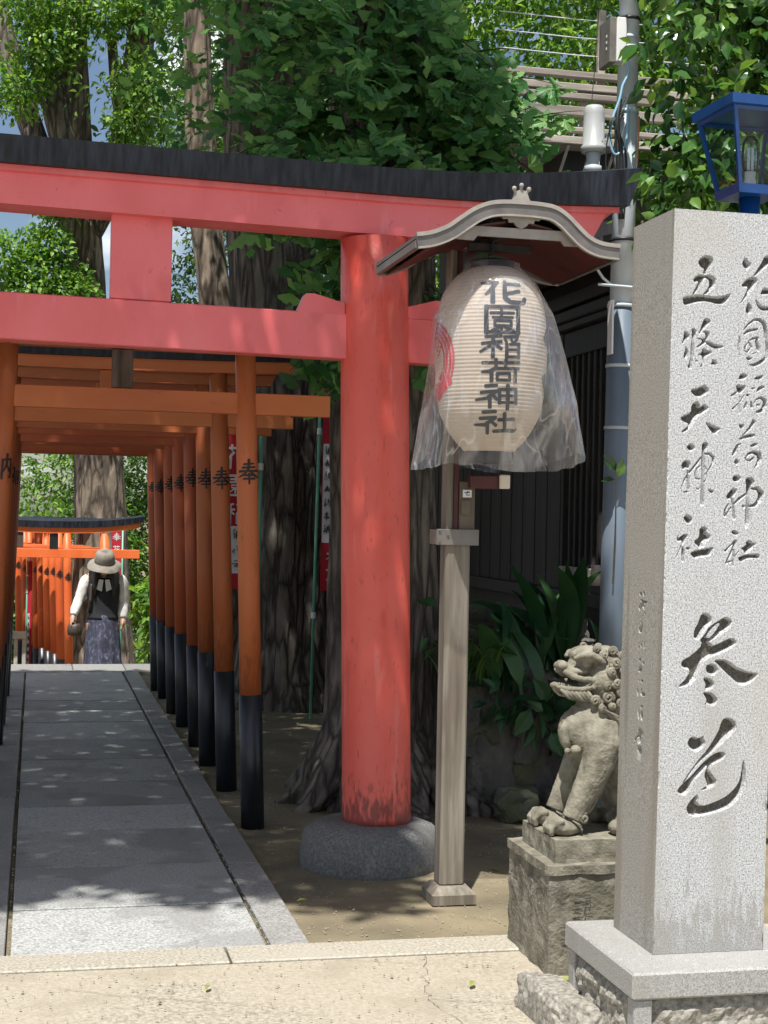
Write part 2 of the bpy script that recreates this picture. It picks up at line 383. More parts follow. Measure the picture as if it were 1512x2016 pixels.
MAT['bark'] = M('dark furrowed bark', [(.3, (.030, .025, .020)), (.5, (.095, .080, .066)), (.72, (.20, .172, .145))], 14, .92, 1.0, 40, stretch=(1, 1, .22), detail=8, bdist=.03, spots=[(3, .58, (.045, .055, .038), .5)])
MAT['bark_pale'] = M('flaking pale bark', [(.32, (.045, .034, .025)), (.48, (.13, .097, .072)), (.6, (.24, .185, .14)), (.75, (.36, .29, .23))], 12, .92, .9, 30, stretch=(1, 1, .45), detail=8, bdist=.03)
MAT['rock'] = M('mossy rock', [(.25, (.03, .029, .026)), (.5, (.085, .082, .072)), (.75, (.17, .16, .14))], 5, .92, .8, 30, detail=9, bdist=.02, rnd=.2, spots=[(4, .54, (.075, .085, .03), .6)])
MAT['postwood'] = M('grey lamp post wood', [(.3, (.10, .085, .064)), (.5, (.19, .165, .128)), (.7, (.275, .245, .20))], 10, .7, .35, 60, stretch=(3, 3, .15), detail=7, bdist=.004, spots=[(6, .58, (.10, .075, .055), .6, (2.5, 2.5, .3))])
MAT['roofmetal'] = M('bronze roof sheet', [(.3, (.115, .105, .095)), (.6, (.175, .16, .148))], 12, .45, .08, 60, metal=.35)
MAT['roofrim'] = M('pale roof rim', [(.3, (.25, .225, .20)), (.7, (.34, .31, .28))], 18, .5, .1, 60)
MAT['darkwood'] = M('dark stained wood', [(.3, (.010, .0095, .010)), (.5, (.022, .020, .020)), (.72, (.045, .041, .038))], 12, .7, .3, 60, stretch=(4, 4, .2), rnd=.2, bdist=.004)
MAT['maroon'] = M('maroon paint', [(.3, (.055, .011, .011)), (.7, (.09, .017, .016))], 8, .45, .08, 60)
MAT['bracketbrown'] = M('brown bracket paint', [(.3, (.10, .075, .05)), (.7, (.15, .115, .08))], 10, .6, .1, 60)
MAT['steelgrey'] = M('grey brown steel plate', [(.3, (.15, .135, .12)), (.7, (.21, .19, .17))], 14, .5, .1, 70, metal=.2)
MAT['cream'] = M('cream end cap', [(.3, (.62, .53, .42)), (.7, (.70, .61, .50))], 14, .5, .05, 70)
MAT['white'] = M('white plate', [(.3, (.66, .66, .66)), (.7, (.75, .75, .75))], 14, .45, .03, 70)
MAT['polegrey'] = M('galvanised pole', [(.3, (.33, .38, .43)), (.5, (.45, .50, .55)), (.7, (.56, .61, .66))], 5, .42, .08, 90, stretch=(1, 1, .35))
MAT['polepaint'] = M('blue grey pole paint', [(.3, (.10, .135, .175)), (.7, (.15, .19, .24))], 5, .45, .08, 90, stretch=(1, 1, .35))
MAT['plastic'] = M('grey plastic housing', [(.3, (.33, .345, .35)), (.7, (.40, .415, .42))], 6, .4, .03, 90)
MAT['cable_blue'] = M('blue cable', [(.3, (.22, .43, .58)), (.7, (.28, .50, .66))], 6, .4, 0)
MAT['cable_black'] = M('black cable', [(.3, (.012, .012, .013)), (.7, (.02, .02, .022))], 6, .5, 0)
MAT['conduit'] = M('orange conduit', [(.3, (.55, .24, .12)), (.7, (.65, .31, .17))], 6, .5, 0)
MAT['fencewood'] = M('silvered fence wood', [(.3, (.22, .19, .16)), (.5, (.34, .30, .26)), (.7, (.45, .41, .36))], 8, .8, .3, 60, stretch=(.3, 3, 3), rnd=.15, bdist=.004)
MAT['tin'] = M('dark roof sheet', [(.3, (.03, .03, .033)), (.7, (.06, .06, .064))], 6, .5, .1, 60)
MAT['plaster'] = M('buff wall plaster', [(.3, (.30, .25, .18)), (.7, (.38, .33, .25))], 3, .9, .2, 80)
MAT['blue'] = M('blue lamp enamel', [(.3, (.003, .034, .15)), (.5, (.004, .052, .21)), (.7, (.006, .068, .26))], 6, .32, .05, 90, coat=.2)
MAT['greenpole'] = M('green banner pole', [(.3, (.10, .36, .24)), (.7, (.14, .42, .29))], 6, .4, 0)
MAT['bannerred'] = M('crimson banner cloth', [(.3, (.36, .008, .022)), (.7, (.48, .014, .034))], 6, .8, .1, 200)
MAT['bannerwhite'] = M('white banner print', [(.3, (.62, .62, .66)), (.7, (.72, .72, .75))], 6, .8, 0)
MAT['stairstone'] = M('step stone', [(.3, (.16, .155, .145)), (.7, (.30, .29, .275))], 60, .75, .4, 120, detail=6)
MAT['concrete'] = M('pale concrete', [(.3, (.33, .31, .26)), (.7, (.47, .45, .39))], 12, .85, .4, 80, detail=7)
MAT['leaf_ginkgo'] = leaf_mat('ginkgo leaf', (.032, .11, .036), (.09, .24, .07), (.22, .40, .12), .40)
MAT['leaf_bright'] = leaf_mat('bright camphor leaf', (.05, .125, .022), (.12, .26, .042), (.26, .41, .065), .40)
MAT['leaf_mid'] = leaf_mat('mid green leaf', (.034, .09, .020), (.07, .155, .032), (.14, .25, .05), .36)
MAT['leaf_glossy'] = leaf_mat('glossy climbing leaf', (.018, .065, .014), (.05, .14, .024), (.17, .30, .055), .30, .24, .8)
MAT['leaf_dark'] = leaf_mat('dark undergrowth leaf', (.012, .045, .018), (.022, .075, .028), (.05, .12, .04), .25, .35)
MAT['leaf_dry'] = leaf_mat('fallen leaf', (.20, .20, .06), (.28, .33, .09), (.36, .42, .14), .3)
MAT['twig'] = M('twig bark', [(.3, (.04, .032, .022)), (.7, (.09, .07, .05))], 20, .9, .3, 60)
MAT['cutfloor'] = M('dark cut floor stone', [(.28, (.045, .042, .034)), (.5, (.085, .08, .065)), (.75, (.15, .14, .115))], 120, .85, .2, 200)

def bark_mat(name, crack, plate, ridge, moss, sc=11.0):
    m = M(name, [(.3, plate), (.7, ridge)], 16, .93, 0, 40, stretch=(1, 1, .35), detail=8, spots=[(3, .56, moss, .55), (60, .62, crack, .5)])
    nt = m.node_tree; N = nt.nodes; bs = N['Principled BSDF']; tc = next(n for n in N if n.type == 'TEX_COORD')
    mp = N.new('ShaderNodeMapping'); mp.inputs['Scale'].default_value = (1, 1, .20); sock(nt, tc.outputs['Object'], mp.inputs[0])
    wn_ = N.new('ShaderNodeTexNoise'); wn_.inputs['Scale'].default_value = 7; wn_.inputs['Detail'].default_value = 4; sock(nt, mp.outputs[0], wn_.inputs['Vector'])
    va = N.new('ShaderNodeVectorMath'); va.operation = 'MULTIPLY_ADD'; va.inputs[1].default_value = (.16, .16, .16); sock(nt, wn_.outputs['Color'], va.inputs[0]); sock(nt, mp.outputs[0], va.inputs[2])
    vo = N.new('ShaderNodeTexVoronoi'); vo.feature = 'DISTANCE_TO_EDGE'; vo.inputs['Scale'].default_value = sc; sock(nt, va.outputs[0], vo.inputs['Vector'])
    mr = N.new('ShaderNodeMapRange'); mr.inputs['From Max'].default_value = .22; sock(nt, vo.outputs['Distance'], mr.inputs['Value'])
    old = bs.inputs['Base Color'].links[0].from_socket
    mx = N.new('ShaderNodeMix'); mx.data_type = 'RGBA'; mx.inputs[6].default_value = (*crack, 1); sock(nt, mr.outputs[0], mx.inputs[0]); sock(nt, old, mx.inputs[7]); sock(nt, mx.outputs[2], bs.inputs['Base Color'])
    fn = N.new('ShaderNodeTexNoise'); fn.inputs['Scale'].default_value = 60; fn.inputs['Detail'].default_value = 6; sock(nt, mp.outputs[0], fn.inputs['Vector'])
    ad = N.new('ShaderNodeMath'); ad.operation = 'MULTIPLY_ADD'; ad.inputs[1].default_value = .35; sock(nt, fn.outputs['Fac'], ad.inputs[0]); sock(nt, mr.outputs[0], ad.inputs[2])
    bu = N.new('ShaderNodeBump'); bu.inputs['Strength'].default_value = .8; bu.inputs['Distance'].default_value = .018; sock(nt, ad.outputs[0], bu.inputs['Height']); sock(nt, bu.outputs[0], bs.inputs['Normal'])
    return m
MAT['bark'] = bark_mat('dark furrowed bark', (.040, .033, .027), (.105, .088, .072), (.215, .185, .155), (.095, .105, .075))
MAT['bark_pale'] = bark_mat('flaking pale bark', (.06, .045, .034), (.15, .112, .082), (.34, .27, .21), (.20, .17, .12), 7.0)
FRONT_CARVING=[('P',[(76,1957),(81,1969),(91,1977),(103,1981),(115,1977),(122,1968),(122,1959),(112,1938),(109,1927),(99,1924),(91,1926),(96,1941),(87,1944)]),('P',[(63,1908),(68,1917),(79,1924),(91,1925),(99,1924),(111,1926),(123,1922),(132,1914),(131,1897),(120,1882),(102,1868),(92,1868),(104,1881),(113,1894),(111,1909),(101,1916),(95,1910),(86,1891),(76,1879),(65,1864),(61,1868),(72,1888),(80,1903),(76,1905),(68,1900)]),('P',[(33,1853),(35,1859),(65,1865),(94,1868),(122,1864),(144,1865),(163,1869),(180,1877),(177,1866),(169,1853),(159,1843),(139,1842),(117,1847),(98,1848),(78,1845),(58,1838),(43,1834),(35,1839)]),('P',[(100,1800),(108,1803),(117,1797),(119,1790),(107,1778),(95,1765),(87,1754),(85,1759),(93,1781)]),('P',[(40,1759),(44,1762),(57,1754),(56,1745),(46,1735),(36,1724),(35,1731),(39,1742)]),('P',[(61,1768),(68,1771),(77,1766),(76,1753),(71,1736),(72,1703),(69,1685),(66,1656),(60,1655),(53,1661),(59,1674),(62,1696),(62,1721),(64,1743),(65,1758)]),('P',[(45,1721),(53,1708),(55,1695),(47,1683),(40,1687),(42,1698),(46,1710)]),('P',[(96,1764),(107,1767),(118,1762),(116,1748),(109,1733),(93,1721),(74,1715),(85,1724),(97,1736),(89,1741),(76,1743),(87,1745),(105,1744),(106,1756)]),('P',[(109,1740),(125,1733),(145,1727),(165,1725),(157,1719),(139,1714),(125,1719),(111,1727),(105,1734)]),('P',[(96,1714),(103,1716),(111,1709),(123,1710),(128,1706),(118,1698),(108,1692),(104,1672),(98,1661),(91,1664),(98,1675),(98,1694),(82,1697),(96,1704)]),('P',[(127,1684),(134,1686),(146,1675),(141,1669),(128,1670),(122,1672),(128,1677)]),('P',[(78,1684),(84,1677),(76,1675)]),('P',[(213,1968),(221,1982),(230,1971),(233,1966),(241,1968),(236,1956),(229,1945),(219,1951),(212,1960)]),('P',[(281,1988),(294,1991),(308,1986),(304,1971),(284,1955),(250,1927),(246,1929),(258,1946),(272,1969)]),('P',[(210,1898),(220,1913),(234,1924),(248,1927),(260,1922),(260,1913),(241,1884),(223,1863),(210,1848),(209,1849),(221,1870),(233,1897),(219,1896)]),('P',[(234,1856),(245,1840),(245,1825),(237,1818),(226,1826),(229,1841)]),('P',[(279,1897),(303,1895),(319,1892),(311,1881),(291,1878),(270,1877),(274,1886)]),('P',[(256,1865),(265,1852),(279,1844),(305,1845),(321,1857),(325,1848),(305,1832),(279,1830),(263,1841),(256,1856)]),('S',[(223,1775,3.8),(238,1792,5.7),(254,1804,7.6),(270,1805,9.5),(284,1796,11.4),(291,1772,11.4),(294,1746,9.5),(298,1721,11.4),(295,1698,9.5),(277,1683,11.4),(259,1675,9.5),(244,1675,3.8)]),('S',[(210,1754,2.9),(210,1737,6.7),(208,1722,4.8),(211,1700,3.8)]),('S',[(224,1762,5.7),(238,1772,9.5),(262,1777,7.6)]),('S',[(238,1743,2.3),(252,1750,6.7),(266,1753,7.6),(262,1741,7.6),(268,1725,11.4),(270,1716,6.7)]),('S',[(239,1742,2.9),(228,1727,4.8),(226,1714,4.8),(236,1711,4.8),(246,1726,4.8),(239,1740,3.8)]),('P',[(230,1694),(239,1698),(252,1695),(247,1689),(240,1686)]),('S',[(251,1705,1.9),(262,1711,2.9)]),('P',[(64,1594),(71,1600),(83,1601),(97,1609),(101,1608),(105,1614),(114,1607),(122,1597),(113,1586),(99,1577),(82,1577),(71,1585)]),('P',[(69,1552),(77,1562),(87,1564),(93,1556),(95,1548),(107,1558),(119,1552),(121,1544),(107,1533),(88,1519),(76,1501),(59,1480),(44,1474),(40,1478),(57,1491),(63,1499),(49,1503),(38,1510),(38,1519),(54,1527),(68,1533)]),('P',[(110,1508),(128,1502),(163,1489),(152,1483),(147,1473),(137,1475),(126,1486)]),('P',[(57,1434),(67,1445),(78,1442),(84,1431),(76,1423),(65,1424)]),('P',[(104,1443),(112,1451),(122,1446),(123,1436),(114,1421),(115,1399),(115,1363),(114,1326),(116,1273),(110,1267),(104,1269),(104,1307),(105,1344),(103,1399),(106,1417)]),('S',[(115,1416,6.7),(128,1417,7.6),(140,1407,8.6),(140,1394,6.7),(130,1376,4.2),(117,1357,3.4)]),('S',[(103,1406,5.7),(88,1386,6.7),(71,1365,6.7),(56,1345,4.8),(43,1315,2.3)]),('P',[(42,1379),(48,1392),(58,1398),(70,1394),(71,1380),(67,1365),(61,1376),(50,1368)]),('S',[(65,1367,7.6),(65,1343,7.6),(66,1314,6.7)]),('S',[(101,1382,3.8),(91,1375,3.8),(85,1358,3.4),(88,1345,4.8),(101,1344,3.8)]),('S',[(113,1383,4.8),(122,1370,2.3)]),('S',[(123,1361,2.3),(121,1344,3.4),(111,1331,4.2)]),('P',[(88,1320),(96,1316),(102,1322),(101,1315),(92,1313)]),('P',[(126,1317),(137,1315),(146,1310),(140,1303),(130,1308)]),('S',[(53,1306,2.9),(65,1308,7.6)]),('P',[(210,1632),(214,1643),(221,1649),(229,1649),(238,1643),(234,1637),(223,1631)]),('P',[(257,1634),(265,1642),(275,1644),(286,1648),(286,1639),(277,1633),(265,1633)]),('P',[(204,1614),(211,1618),(220,1613),(229,1616),(235,1613),(226,1598),(216,1588),(212,1594),(208,1597),(204,1608)]),('S',[(212,1599,4.8),(200,1591,6.7),(190,1584,5.7)]),('S',[(214,1596,3.8),(215,1568,4.2),(217,1535,4.8)]),('S',[(228,1587,2.9),(218,1568,2.9),(204,1555,4.8),(195,1547,5.7)]),('P',[(235,1591),(248,1590),(243,1583),(236,1585)]),('P',[(251,1610),(262,1610),(258,1604),(252,1605)]),('P',[(270,1609),(281,1617),(294,1613),(286,1607),(276,1602),(266,1594)]),('S',[(237,1567,4.8),(232,1552,6.7)]),('S',[(251,1569,3.8),(254,1555,8.6)]),('S',[(260,1564,2.3),(266,1575,3.4),(280,1582,7.6),(294,1574,11.4),(294,1560,12.4),(286,1545,11.4),(272,1541,8.6)]),('P',[(267,1563),(281,1565),(279,1558),(268,1558)]),('P',[(215,1504),(233,1504),(229,1495),(225,1488),(217,1496)]),('P',[(258,1521),(269,1513),(261,1501),(249,1488),(227,1469),(225,1471),(239,1486),(253,1506)]),('P',[(217,1463),(229,1470),(244,1475),(261,1479),(269,1474),(261,1468),(235,1463),(222,1458)]),('S',[(223,1448,2.9),(213,1443,7.6),(207,1428,11.4),(200,1416,6.7)]),('P',[(252,1444),(265,1452),(278,1450),(265,1440),(255,1439)]),('P',[(209,1407),(222,1397),(213,1386),(204,1394)]),('S',[(264,1409,5.7),(254,1401,6.7),(242,1402,4.8),(239,1408,4.2),(248,1420,6.7),(263,1425,9.5),(280,1420,15.3),(284,1406,13.4),(276,1391,8.6),(267,1380,2.3)]),('P',[(200,1348),(206,1358),(218,1359),(228,1351),(220,1339),(206,1338)]),('P',[(241,1347),(250,1353),(260,1353),(270,1341),(264,1330),(261,1315),(255,1292),(257,1263),(258,1226),(250,1206),(244,1207),(243,1244),(245,1277),(245,1307),(243,1333)]),('S',[(263,1320,7.6),(279,1321,11.4),(291,1308,17.2),(287,1289,14.3),(273,1274,11.4),(257,1270,7.6)]),('S',[(243,1305,6.7),(225,1292,8.6),(211,1279,6.7),(191,1256,3.8),(182,1241,7.6)]),('P',[(183,1298),(193,1311),(203,1321),(216,1318),(213,1306),(203,1291),(186,1287)]),('S',[(201,1291,7.6),(206,1266,7.6),(209,1234,8.6)]),('S',[(189,1273,4.8),(181,1258,6.7),(180,1243,5.7)]),('P',[(231,1273),(241,1275),(241,1264),(235,1266)]),('P',[(53,1233),(63,1243),(75,1239),(83,1230),(76,1214),(64,1219)]),('P',[(35,1171),(38,1182),(42,1187),(40,1174),(52,1184),(63,1189),(71,1184),(58,1164),(45,1140),(33,1116),(32,1118),(47,1149),(52,1169),(42,1165)]),('S',[(54,1149,4.8),(56,1131,8.6),(55,1111,7.6)]),('P',[(62,1149),(74,1152),(78,1144),(70,1141)]),('P',[(104,1203),(115,1211),(128,1205),(125,1192),(138,1187),(138,1176),(121,1163),(119,1150),(107,1144),(101,1155),(91,1159),(90,1170),(105,1179)]),('P',[(78,1133),(88,1140),(111,1146),(133,1149),(151,1153),(143,1138),(139,1127),(120,1124),(102,1122),(94,1117),(82,1126)]),('P',[(201,1196),(210,1202),(226,1194),(222,1186),(210,1187)]),('S',[(214,1168,11.4),(210,1151,7.6),(195,1122,5.7),(189,1107,5.7),(205,1113,3.8),(226,1141,2.3)]),('S',[(210,1166,3.8),(194,1151,4.8),(186,1142,7.6)]),('S',[(211,1146,5.7),(212,1124,6.7),(210,1100,6.7)]),('P',[(248,1170),(260,1173),(268,1167),(281,1164),(270,1152),(255,1136),(247,1134),(242,1143),(231,1149),(250,1159)]),('P',[(225,1124),(237,1128),(255,1134),(293,1134),(291,1119),(271,1121),(251,1119),(237,1109),(227,1115)]),('P',[(116,957),(125,965),(140,961),(150,950),(149,936),(134,921),(111,886),(101,890),(96,896),(97,915),(109,936)]),('P',[(180,948),(194,954),(213,942),(209,927),(199,915),(175,902),(147,883),(134,873),(113,884),(133,907),(141,923)]),('H',[(178,938),(159,929),(138,903),(134,892),(146,892),(166,917)]),('P',[(60,821),(65,830),(89,842),(118,867),(120,878),(130,886),(145,883),(153,871),(176,878),(213,896),(230,882),(218,867),(177,848),(146,838),(127,824),(116,797),(104,772),(88,759),(58,753),(54,757),(75,775),(87,796),(85,805),(73,805),(61,813)]),('P',[(136,809),(140,817),(154,820),(167,815),(174,801),(166,788),(152,787),(139,795)]),('P',[(128,776),(135,782),(154,776),(164,763),(157,749),(136,742),(134,749),(138,761)]),('P',[(129,736),(138,740),(159,736),(176,718),(169,703),(157,699),(144,706),(134,702),(142,713),(139,722)]),('P',[(159,829),(177,832),(196,831),(213,822),(231,809),(252,801),(275,795),(299,792),(290,778),(269,760),(240,758),(221,772),(195,795),(175,815)]),('P',[(187,650),(195,663),(207,666),(226,659),(235,646),(233,630),(216,615),(193,594),(165,569),(134,547),(113,528),(94,503),(78,479),(74,482),(96,514),(123,549),(148,575),(168,606),(183,633)]),('P',[(87,595),(93,611),(108,613),(116,608),(124,610),(134,615),(136,604),(142,595),(135,583),(115,568),(102,574),(91,584)]),('P',[(204,561),(198,549),(174,536),(163,531),(156,515),(167,500),(179,488),(176,476),(163,467),(135,460),(132,463),(151,473),(146,489),(141,500),(144,514),(151,531),(133,512),(111,491),(101,468),(91,451),(75,447),(62,454),(60,463),(74,478),(99,499),(136,539),(165,561),(185,569),(198,568)]),('P',[(120,450),(125,437),(121,427),(128,418),(149,417),(182,428),(210,441),(237,464),(251,487),(256,519),(258,543),(262,541),(268,510),(268,475),(256,444),(228,413),(191,399),(149,390),(114,385),(98,389),(90,403),(91,417),(104,435)])]
SIDE_CARVING=[('P',[(176,1012),(168,1015),(157,1011),(160,1003),(174,1003)]),('P',[(149,1020),(135,1013),(138,1003),(150,1006)]),('P',[(170,994),(152,991),(115,991),(118,984),(138,981),(159,984)]),('P',[(178,970),(169,981),(145,986),(130,965),(143,964),(151,974),(167,961),(178,960)]),('P',[(139,956),(126,955),(130,948)]),('P',[(162,931),(151,930),(143,911),(149,899),(166,892),(175,899),(174,911),(157,914)]),('P',[(137,920),(126,911),(133,910)]),('P',[(173,858),(163,854),(168,840),(174,850)]),('P',[(155,867),(146,862),(149,851),(156,856)]),('P',[(135,873),(123,868),(125,851),(135,851),(132,863)]),('P',[(168,814),(157,823),(146,817),(156,811)]),('P',[(142,811),(129,816),(122,810),(131,803)]),('P',[(165,791),(155,802),(138,798),(137,785),(160,779),(171,783)]),('P',[(167,759),(157,754),(162,750)]),('P',[(148,757),(135,762),(126,754),(141,751)]),('P',[(174,733),(163,729),(165,704),(173,718)]),('P',[(143,736),(133,734),(139,722),(115,727),(111,715),(131,713),(149,715)]),('P',[(144,682),(133,690),(126,683),(139,676)]),('P',[(166,672),(152,668),(150,643),(160,642)]),('P',[(145,668),(125,670),(123,645),(139,641)]),('P',[(155,617),(131,619),(113,609),(123,599),(133,599),(130,579),(158,569),(156,593),(176,576),(188,578),(157,601)]),('P',[(154,566),(127,569),(122,551),(139,547),(160,549)])]
LANTERN_PROFILE=[(1.757,0.0935),(1.8,0.135),(1.845,0.165),(1.9,0.192),(1.98,0.207),(2.1,0.215),(2.2,0.214),(2.3,0.203),(2.36,0.186),(2.41,0.158),(2.445,0.12),(2.464,0.082)]
LANTERN_STROKES=[[(-230,2382,9.1),(-66,2383,11.6),(115,2386,12.5)],[(79,2385,14.1),(8,2364,14.1),(-120,2337,8.3)],[(13,2358,14.1),(17,2306,14.1)],[(268,2391,11.6),(248,2344,13.3),(258,2323,15.0),(352,2310,14.1),(610,2310,14.1),(676,2329,10.8)],[(259,2380,10.0),(623,2381,12.5)],[(274,2342,10.8),(416,2348,10.8),(567,2355,12.5)],[(-98,2294,13.3),(-84,2190,14.1)],[(-118,2290,10.0),(528,2292,11.6)],[(495,2294,13.3),(480,2190,14.1)],[(-104,2195,10.8),(510,2196,10.8)],[(-24,2267,9.1),(410,2269,9.1)],[(178,2285,9.1),(178,2250,9.1)],[(18,2250,8.3),(387,2252,8.3)],[(59,2238,9.1),(353,2238,9.1)],[(353,2240,9.1),(351,2217,9.1)],[(60,2219,9.1),(351,2219,9.1)],[(58,2240,9.1),(60,2217,9.1)],[(178,2217,9.1),(3,2200,7.5)],[(178,2219,9.1),(179,2198,8.3)],[(238,2215,9.1),(402,2200,10.0)],[(-102,2177,10.0),(180,2181,11.6)],[(-158,2152,10.0),(182,2159,10.8)],[(34,2177,11.6),(35,2100,12.5)],[(27,2148,10.8),(-185,2121,8.3)],[(65,2150,10.0),(184,2132,10.0)],[(220,2177,10.0),(479,2181,10.0)],[(241,2169,8.3),(272,2157,8.3)],[(352,2171,7.5),(374,2159,7.5)],[(468,2173,8.3),(405,2157,7.5)],[(272,2152,10.8),(276,2100,11.6)],[(323,2150,8.3),(514,2154,9.1)],[(496,2154,10.0),(496,2100,10.8)],[(284,2130,7.5),(494,2131,7.5)],[(276,2103,9.1),(507,2105,9.1)],[(-142,2080,10.0),(523,2083,10.0)],[(90,2094,11.6),(94,2065,10.8)],[(268,2094,11.6),(263,2065,10.8)],[(94,2061,11.6),(-22,2048,11.6),(-160,2046,7.5)],[(17,2053,12.5),(21,2011,12.5)],[(94,2059,10.0),(518,2061,10.0)],[(441,2059,10.8),(450,2009,11.6)],[(117,2040,9.1),(339,2042,9.1)],[(339,2044,9.1),(345,2014,9.1)],[(120,2016,9.1),(344,2017,9.1)],[(116,2042,9.1),(120,2014,9.1)],[(-88,1994,10.8),(122,1997,10.0)],[(-168,1969,10.8),(126,1976,10.8)],[(106,1974,11.6),(-55,1949,11.6),(-265,1942,7.5)],[(-4,1957,11.6),(0,1915,12.5)],[(47,1961,10.0),(132,1945,10.8)],[(165,1984,11.6),(178,1930,11.6)],[(165,1982,10.0),(483,1984,10.0)],[(472,1986,10.8),(503,1930,11.6)],[(171,1958,8.3),(485,1960,8.3)],[(177,1934,9.1),(499,1936,9.1)],[(317,1999,12.5),(340,1909,13.3)],[(-140,1897,10.8),(121,1900,10.8)],[(-205,1874,10.8),(131,1878,10.8)],[(109,1876,11.6),(-104,1851,11.6),(-345,1851,6.7)],[(-42,1861,11.6),(-51,1820,12.5)],[(18,1866,9.1),(146,1849,10.8)],[(292,1895,12.5),(364,1832,12.5)],[(182,1870,10.8),(528,1874,10.8)],[(93,1828,10.0),(378,1832,11.6),(637,1832,11.6),(649,1839,6.7)]]
# ================================================================== the ground, the path, the steps
def terrain(x, y):
    base = -0.025
    if y > 15.25: base -= 1.03*min(1.0, (y-15.25)/2.1)
    return base

def make_ground():
    xs = sorted(set([-600, -200, -60, -30, -14] + [round(v, 2) for v in np.arange(-8, 10.01, .25)] + [14, 30, 60, 200, 600]))
    ys = sorted(set([-600, -200, -60, -20, -5] + [round(v, 2) for v in np.arange(0, 30.01, .25)] + [36, 50, 80, 200, 600]))
    V = []; F = []
    for y in ys:
        for x in xs:
            z = terrain(x, y)
            if 5.3 < y < 30 and -8 < x < 10:
                k = 1.0 if (x > 1.2 or x < -.6) else .25
                z += k*.022*fbm((x, y, 0), 1.3, 3)
            V.append((x, y, z))
    n = len(xs)
    for j in range(len(ys)-1):
        for i in range(n-1): F.append((j*n+i, j*n+i+1, (j+1)*n+i+1, (j+1)*n+i))
    o = put('ground', (V, F), MAT['soil'], smooth=True, origin=(0, 0, 0)); o['kind'] = 'structure'
make_ground()

pv = put('pavement', box(-40, 40, -60, 5.098, -.12, -.002), MAT['pave'], origin=(0, 0, 0)); pv['kind'] = 'structure'
# a few flat flecks of the aggregate and hairline cracks are left to the material; the kerb strip is real stone
kerb = structure_root('kerb', (0, 5.19, 0))
for x0, x1 in ((-3.6, -1.9), (-1.895, -.62), (-.615, .664), (.672, 2.1), (2.106, 3.6), (3.606, 5.2)):
    put('kerb_stone', box(x0, x1, 5.104, 5.284, -.14, .006, .005), MAT['kerbstone'], kerb)

path = structure_root('path', (0.38, 10, 0))
put('path_bed', box(-.215, .972, 5.288, 14.50, -.10, -.055), MAT['mortar'], path)
put('path_bed', box(-.30, 1.19, 14.502, 15.235, -.10, -.055), MAT['mortar'], path)
ys = [5.290, 5.888, 6.57, 7.33, 7.93, 8.66, 9.42, 10.22, 11.075, 11.742, 12.325, 12.95, 13.61, 14.495]
for i in range(len(ys)-1):
    dz = random.uniform(-.003, .003)
    put('paving_slab', xf(box(-.052, .812, ys[i]+.007, ys[i+1]-.007, -.09, .002+dz, .0022), Matrix.Rotation(random.uniform(-.0012, .0012), 4, 'Y')), MAT['slab'], path)
yr = [5.290, 6.55, 7.55, 8.77, 9.85, 10.935, 12.1, 13.26, 14.495]
for i in range(len(yr)-1):
    put('edging_stone', box(.832+random.uniform(-.003, .003), .965+random.uniform(-.004, .004), yr[i]+.007, yr[i+1]-.007, -.09, .004+random.uniform(-.004, .004), .003), MAT['slab_edge'], path)
yl = [5.290, 6.92, 8.2, 9.4, 10.6, 11.8, 13.1, 14.495]
for i in range(len(yl)-1):
    put('edging_stone', box(-.208+random.uniform(-.004, .004), -.070+random.uniform(-.003, .003), yl[i]+.007, yl[i+1]-.007, -.09, .004+random.uniform(-.004, .004), .003), MAT['slab_edge'], path)
for x0, x1 in ((-.29, .372), (.378, .86), (.866, 1.18)):
    put('paving_slab', box(x0, x1, 14.503, 15.23, -.09, .003+random.uniform(-.003, .003), .006), MAT['slab_edge'], path)

steps = structure_root('steps', (.4, 15.25, -1.1))
for i in range(6):
    put('step', box(-.45, 1.32, 15.24+i*.34, 15.24+(i+1)*.34+.04, -1.2, -.172*(i+1), .01), MAT['stairstone'], steps)

# ================================================================== the large vermilion torii
TX, TY, TT = .413, 6.565, -.016          # centre, depth, slight tilt of the beams
big = thing('torii', 'large vermilion red torii with black curved top beam in front', 'torii', (TX, TY, 0))
def curved_beam(x0t, x1t, x0b, x1b, yf_t, yf_b, zt, zb, n=40):
    """beam along X: top/bottom ends given separately (raked ends), zt(u)/zb(u) heights"""
    rings = []
    for i in range(n+1):
        u = i/n
        xt = x0t+(x1t-x0t)*u; xb = x0b+(x1b-x0b)*u
        rings.append([(xb, TY-yf_b, zb(xb)), (xt, TY-yf_t, zt(xt)), (xt, TY, zt(xt)+.035), (xt, TY+yf_t, zt(xt)), (xb, TY+yf_b, zb(xb))])
    return loft(rings)
def sori(x): return .092*max(0, (abs(x-TX)-.95)/1.24)**2.1
tilt = lambda x: TT*(x-TX)
zt = lambda x: 3.010+tilt(x)+sori(x)*1.05
zb = lambda x: 2.900+tilt(x)+sori(x)*.45
put('top_beam', curved_beam(TX-2.195, TX+2.195, TX-2.135, TX+2.135, .165, .150, zt, zb), MAT['kasagi'], big)
def lintel():
    rings = []
    for i in range(41):
        u = i/40
        xt = TX-2.10+4.20*u; xb = TX-1.965+3.93*u
        zt2 = zb(xt)-.001; zm = zb(xt)-.030; z0 = 2.738+TT*1.3*(xb-TX)+sori(xb)*.40
        rings.append([(xb, TY-.098, z0), (xt*.6+xb*.4, TY-.098, zm), (xt, TY-.116, zm+.004), (xt, TY-.116, zt2), (xt, TY+.116, zt2), (xt, TY+.116, zm+.004), (xt*.6+xb*.4, TY+.098, zm), (xb, TY+.098, z0)])
    return loft(rings)
put('lintel', lintel(), MAT['vermilion'], big)
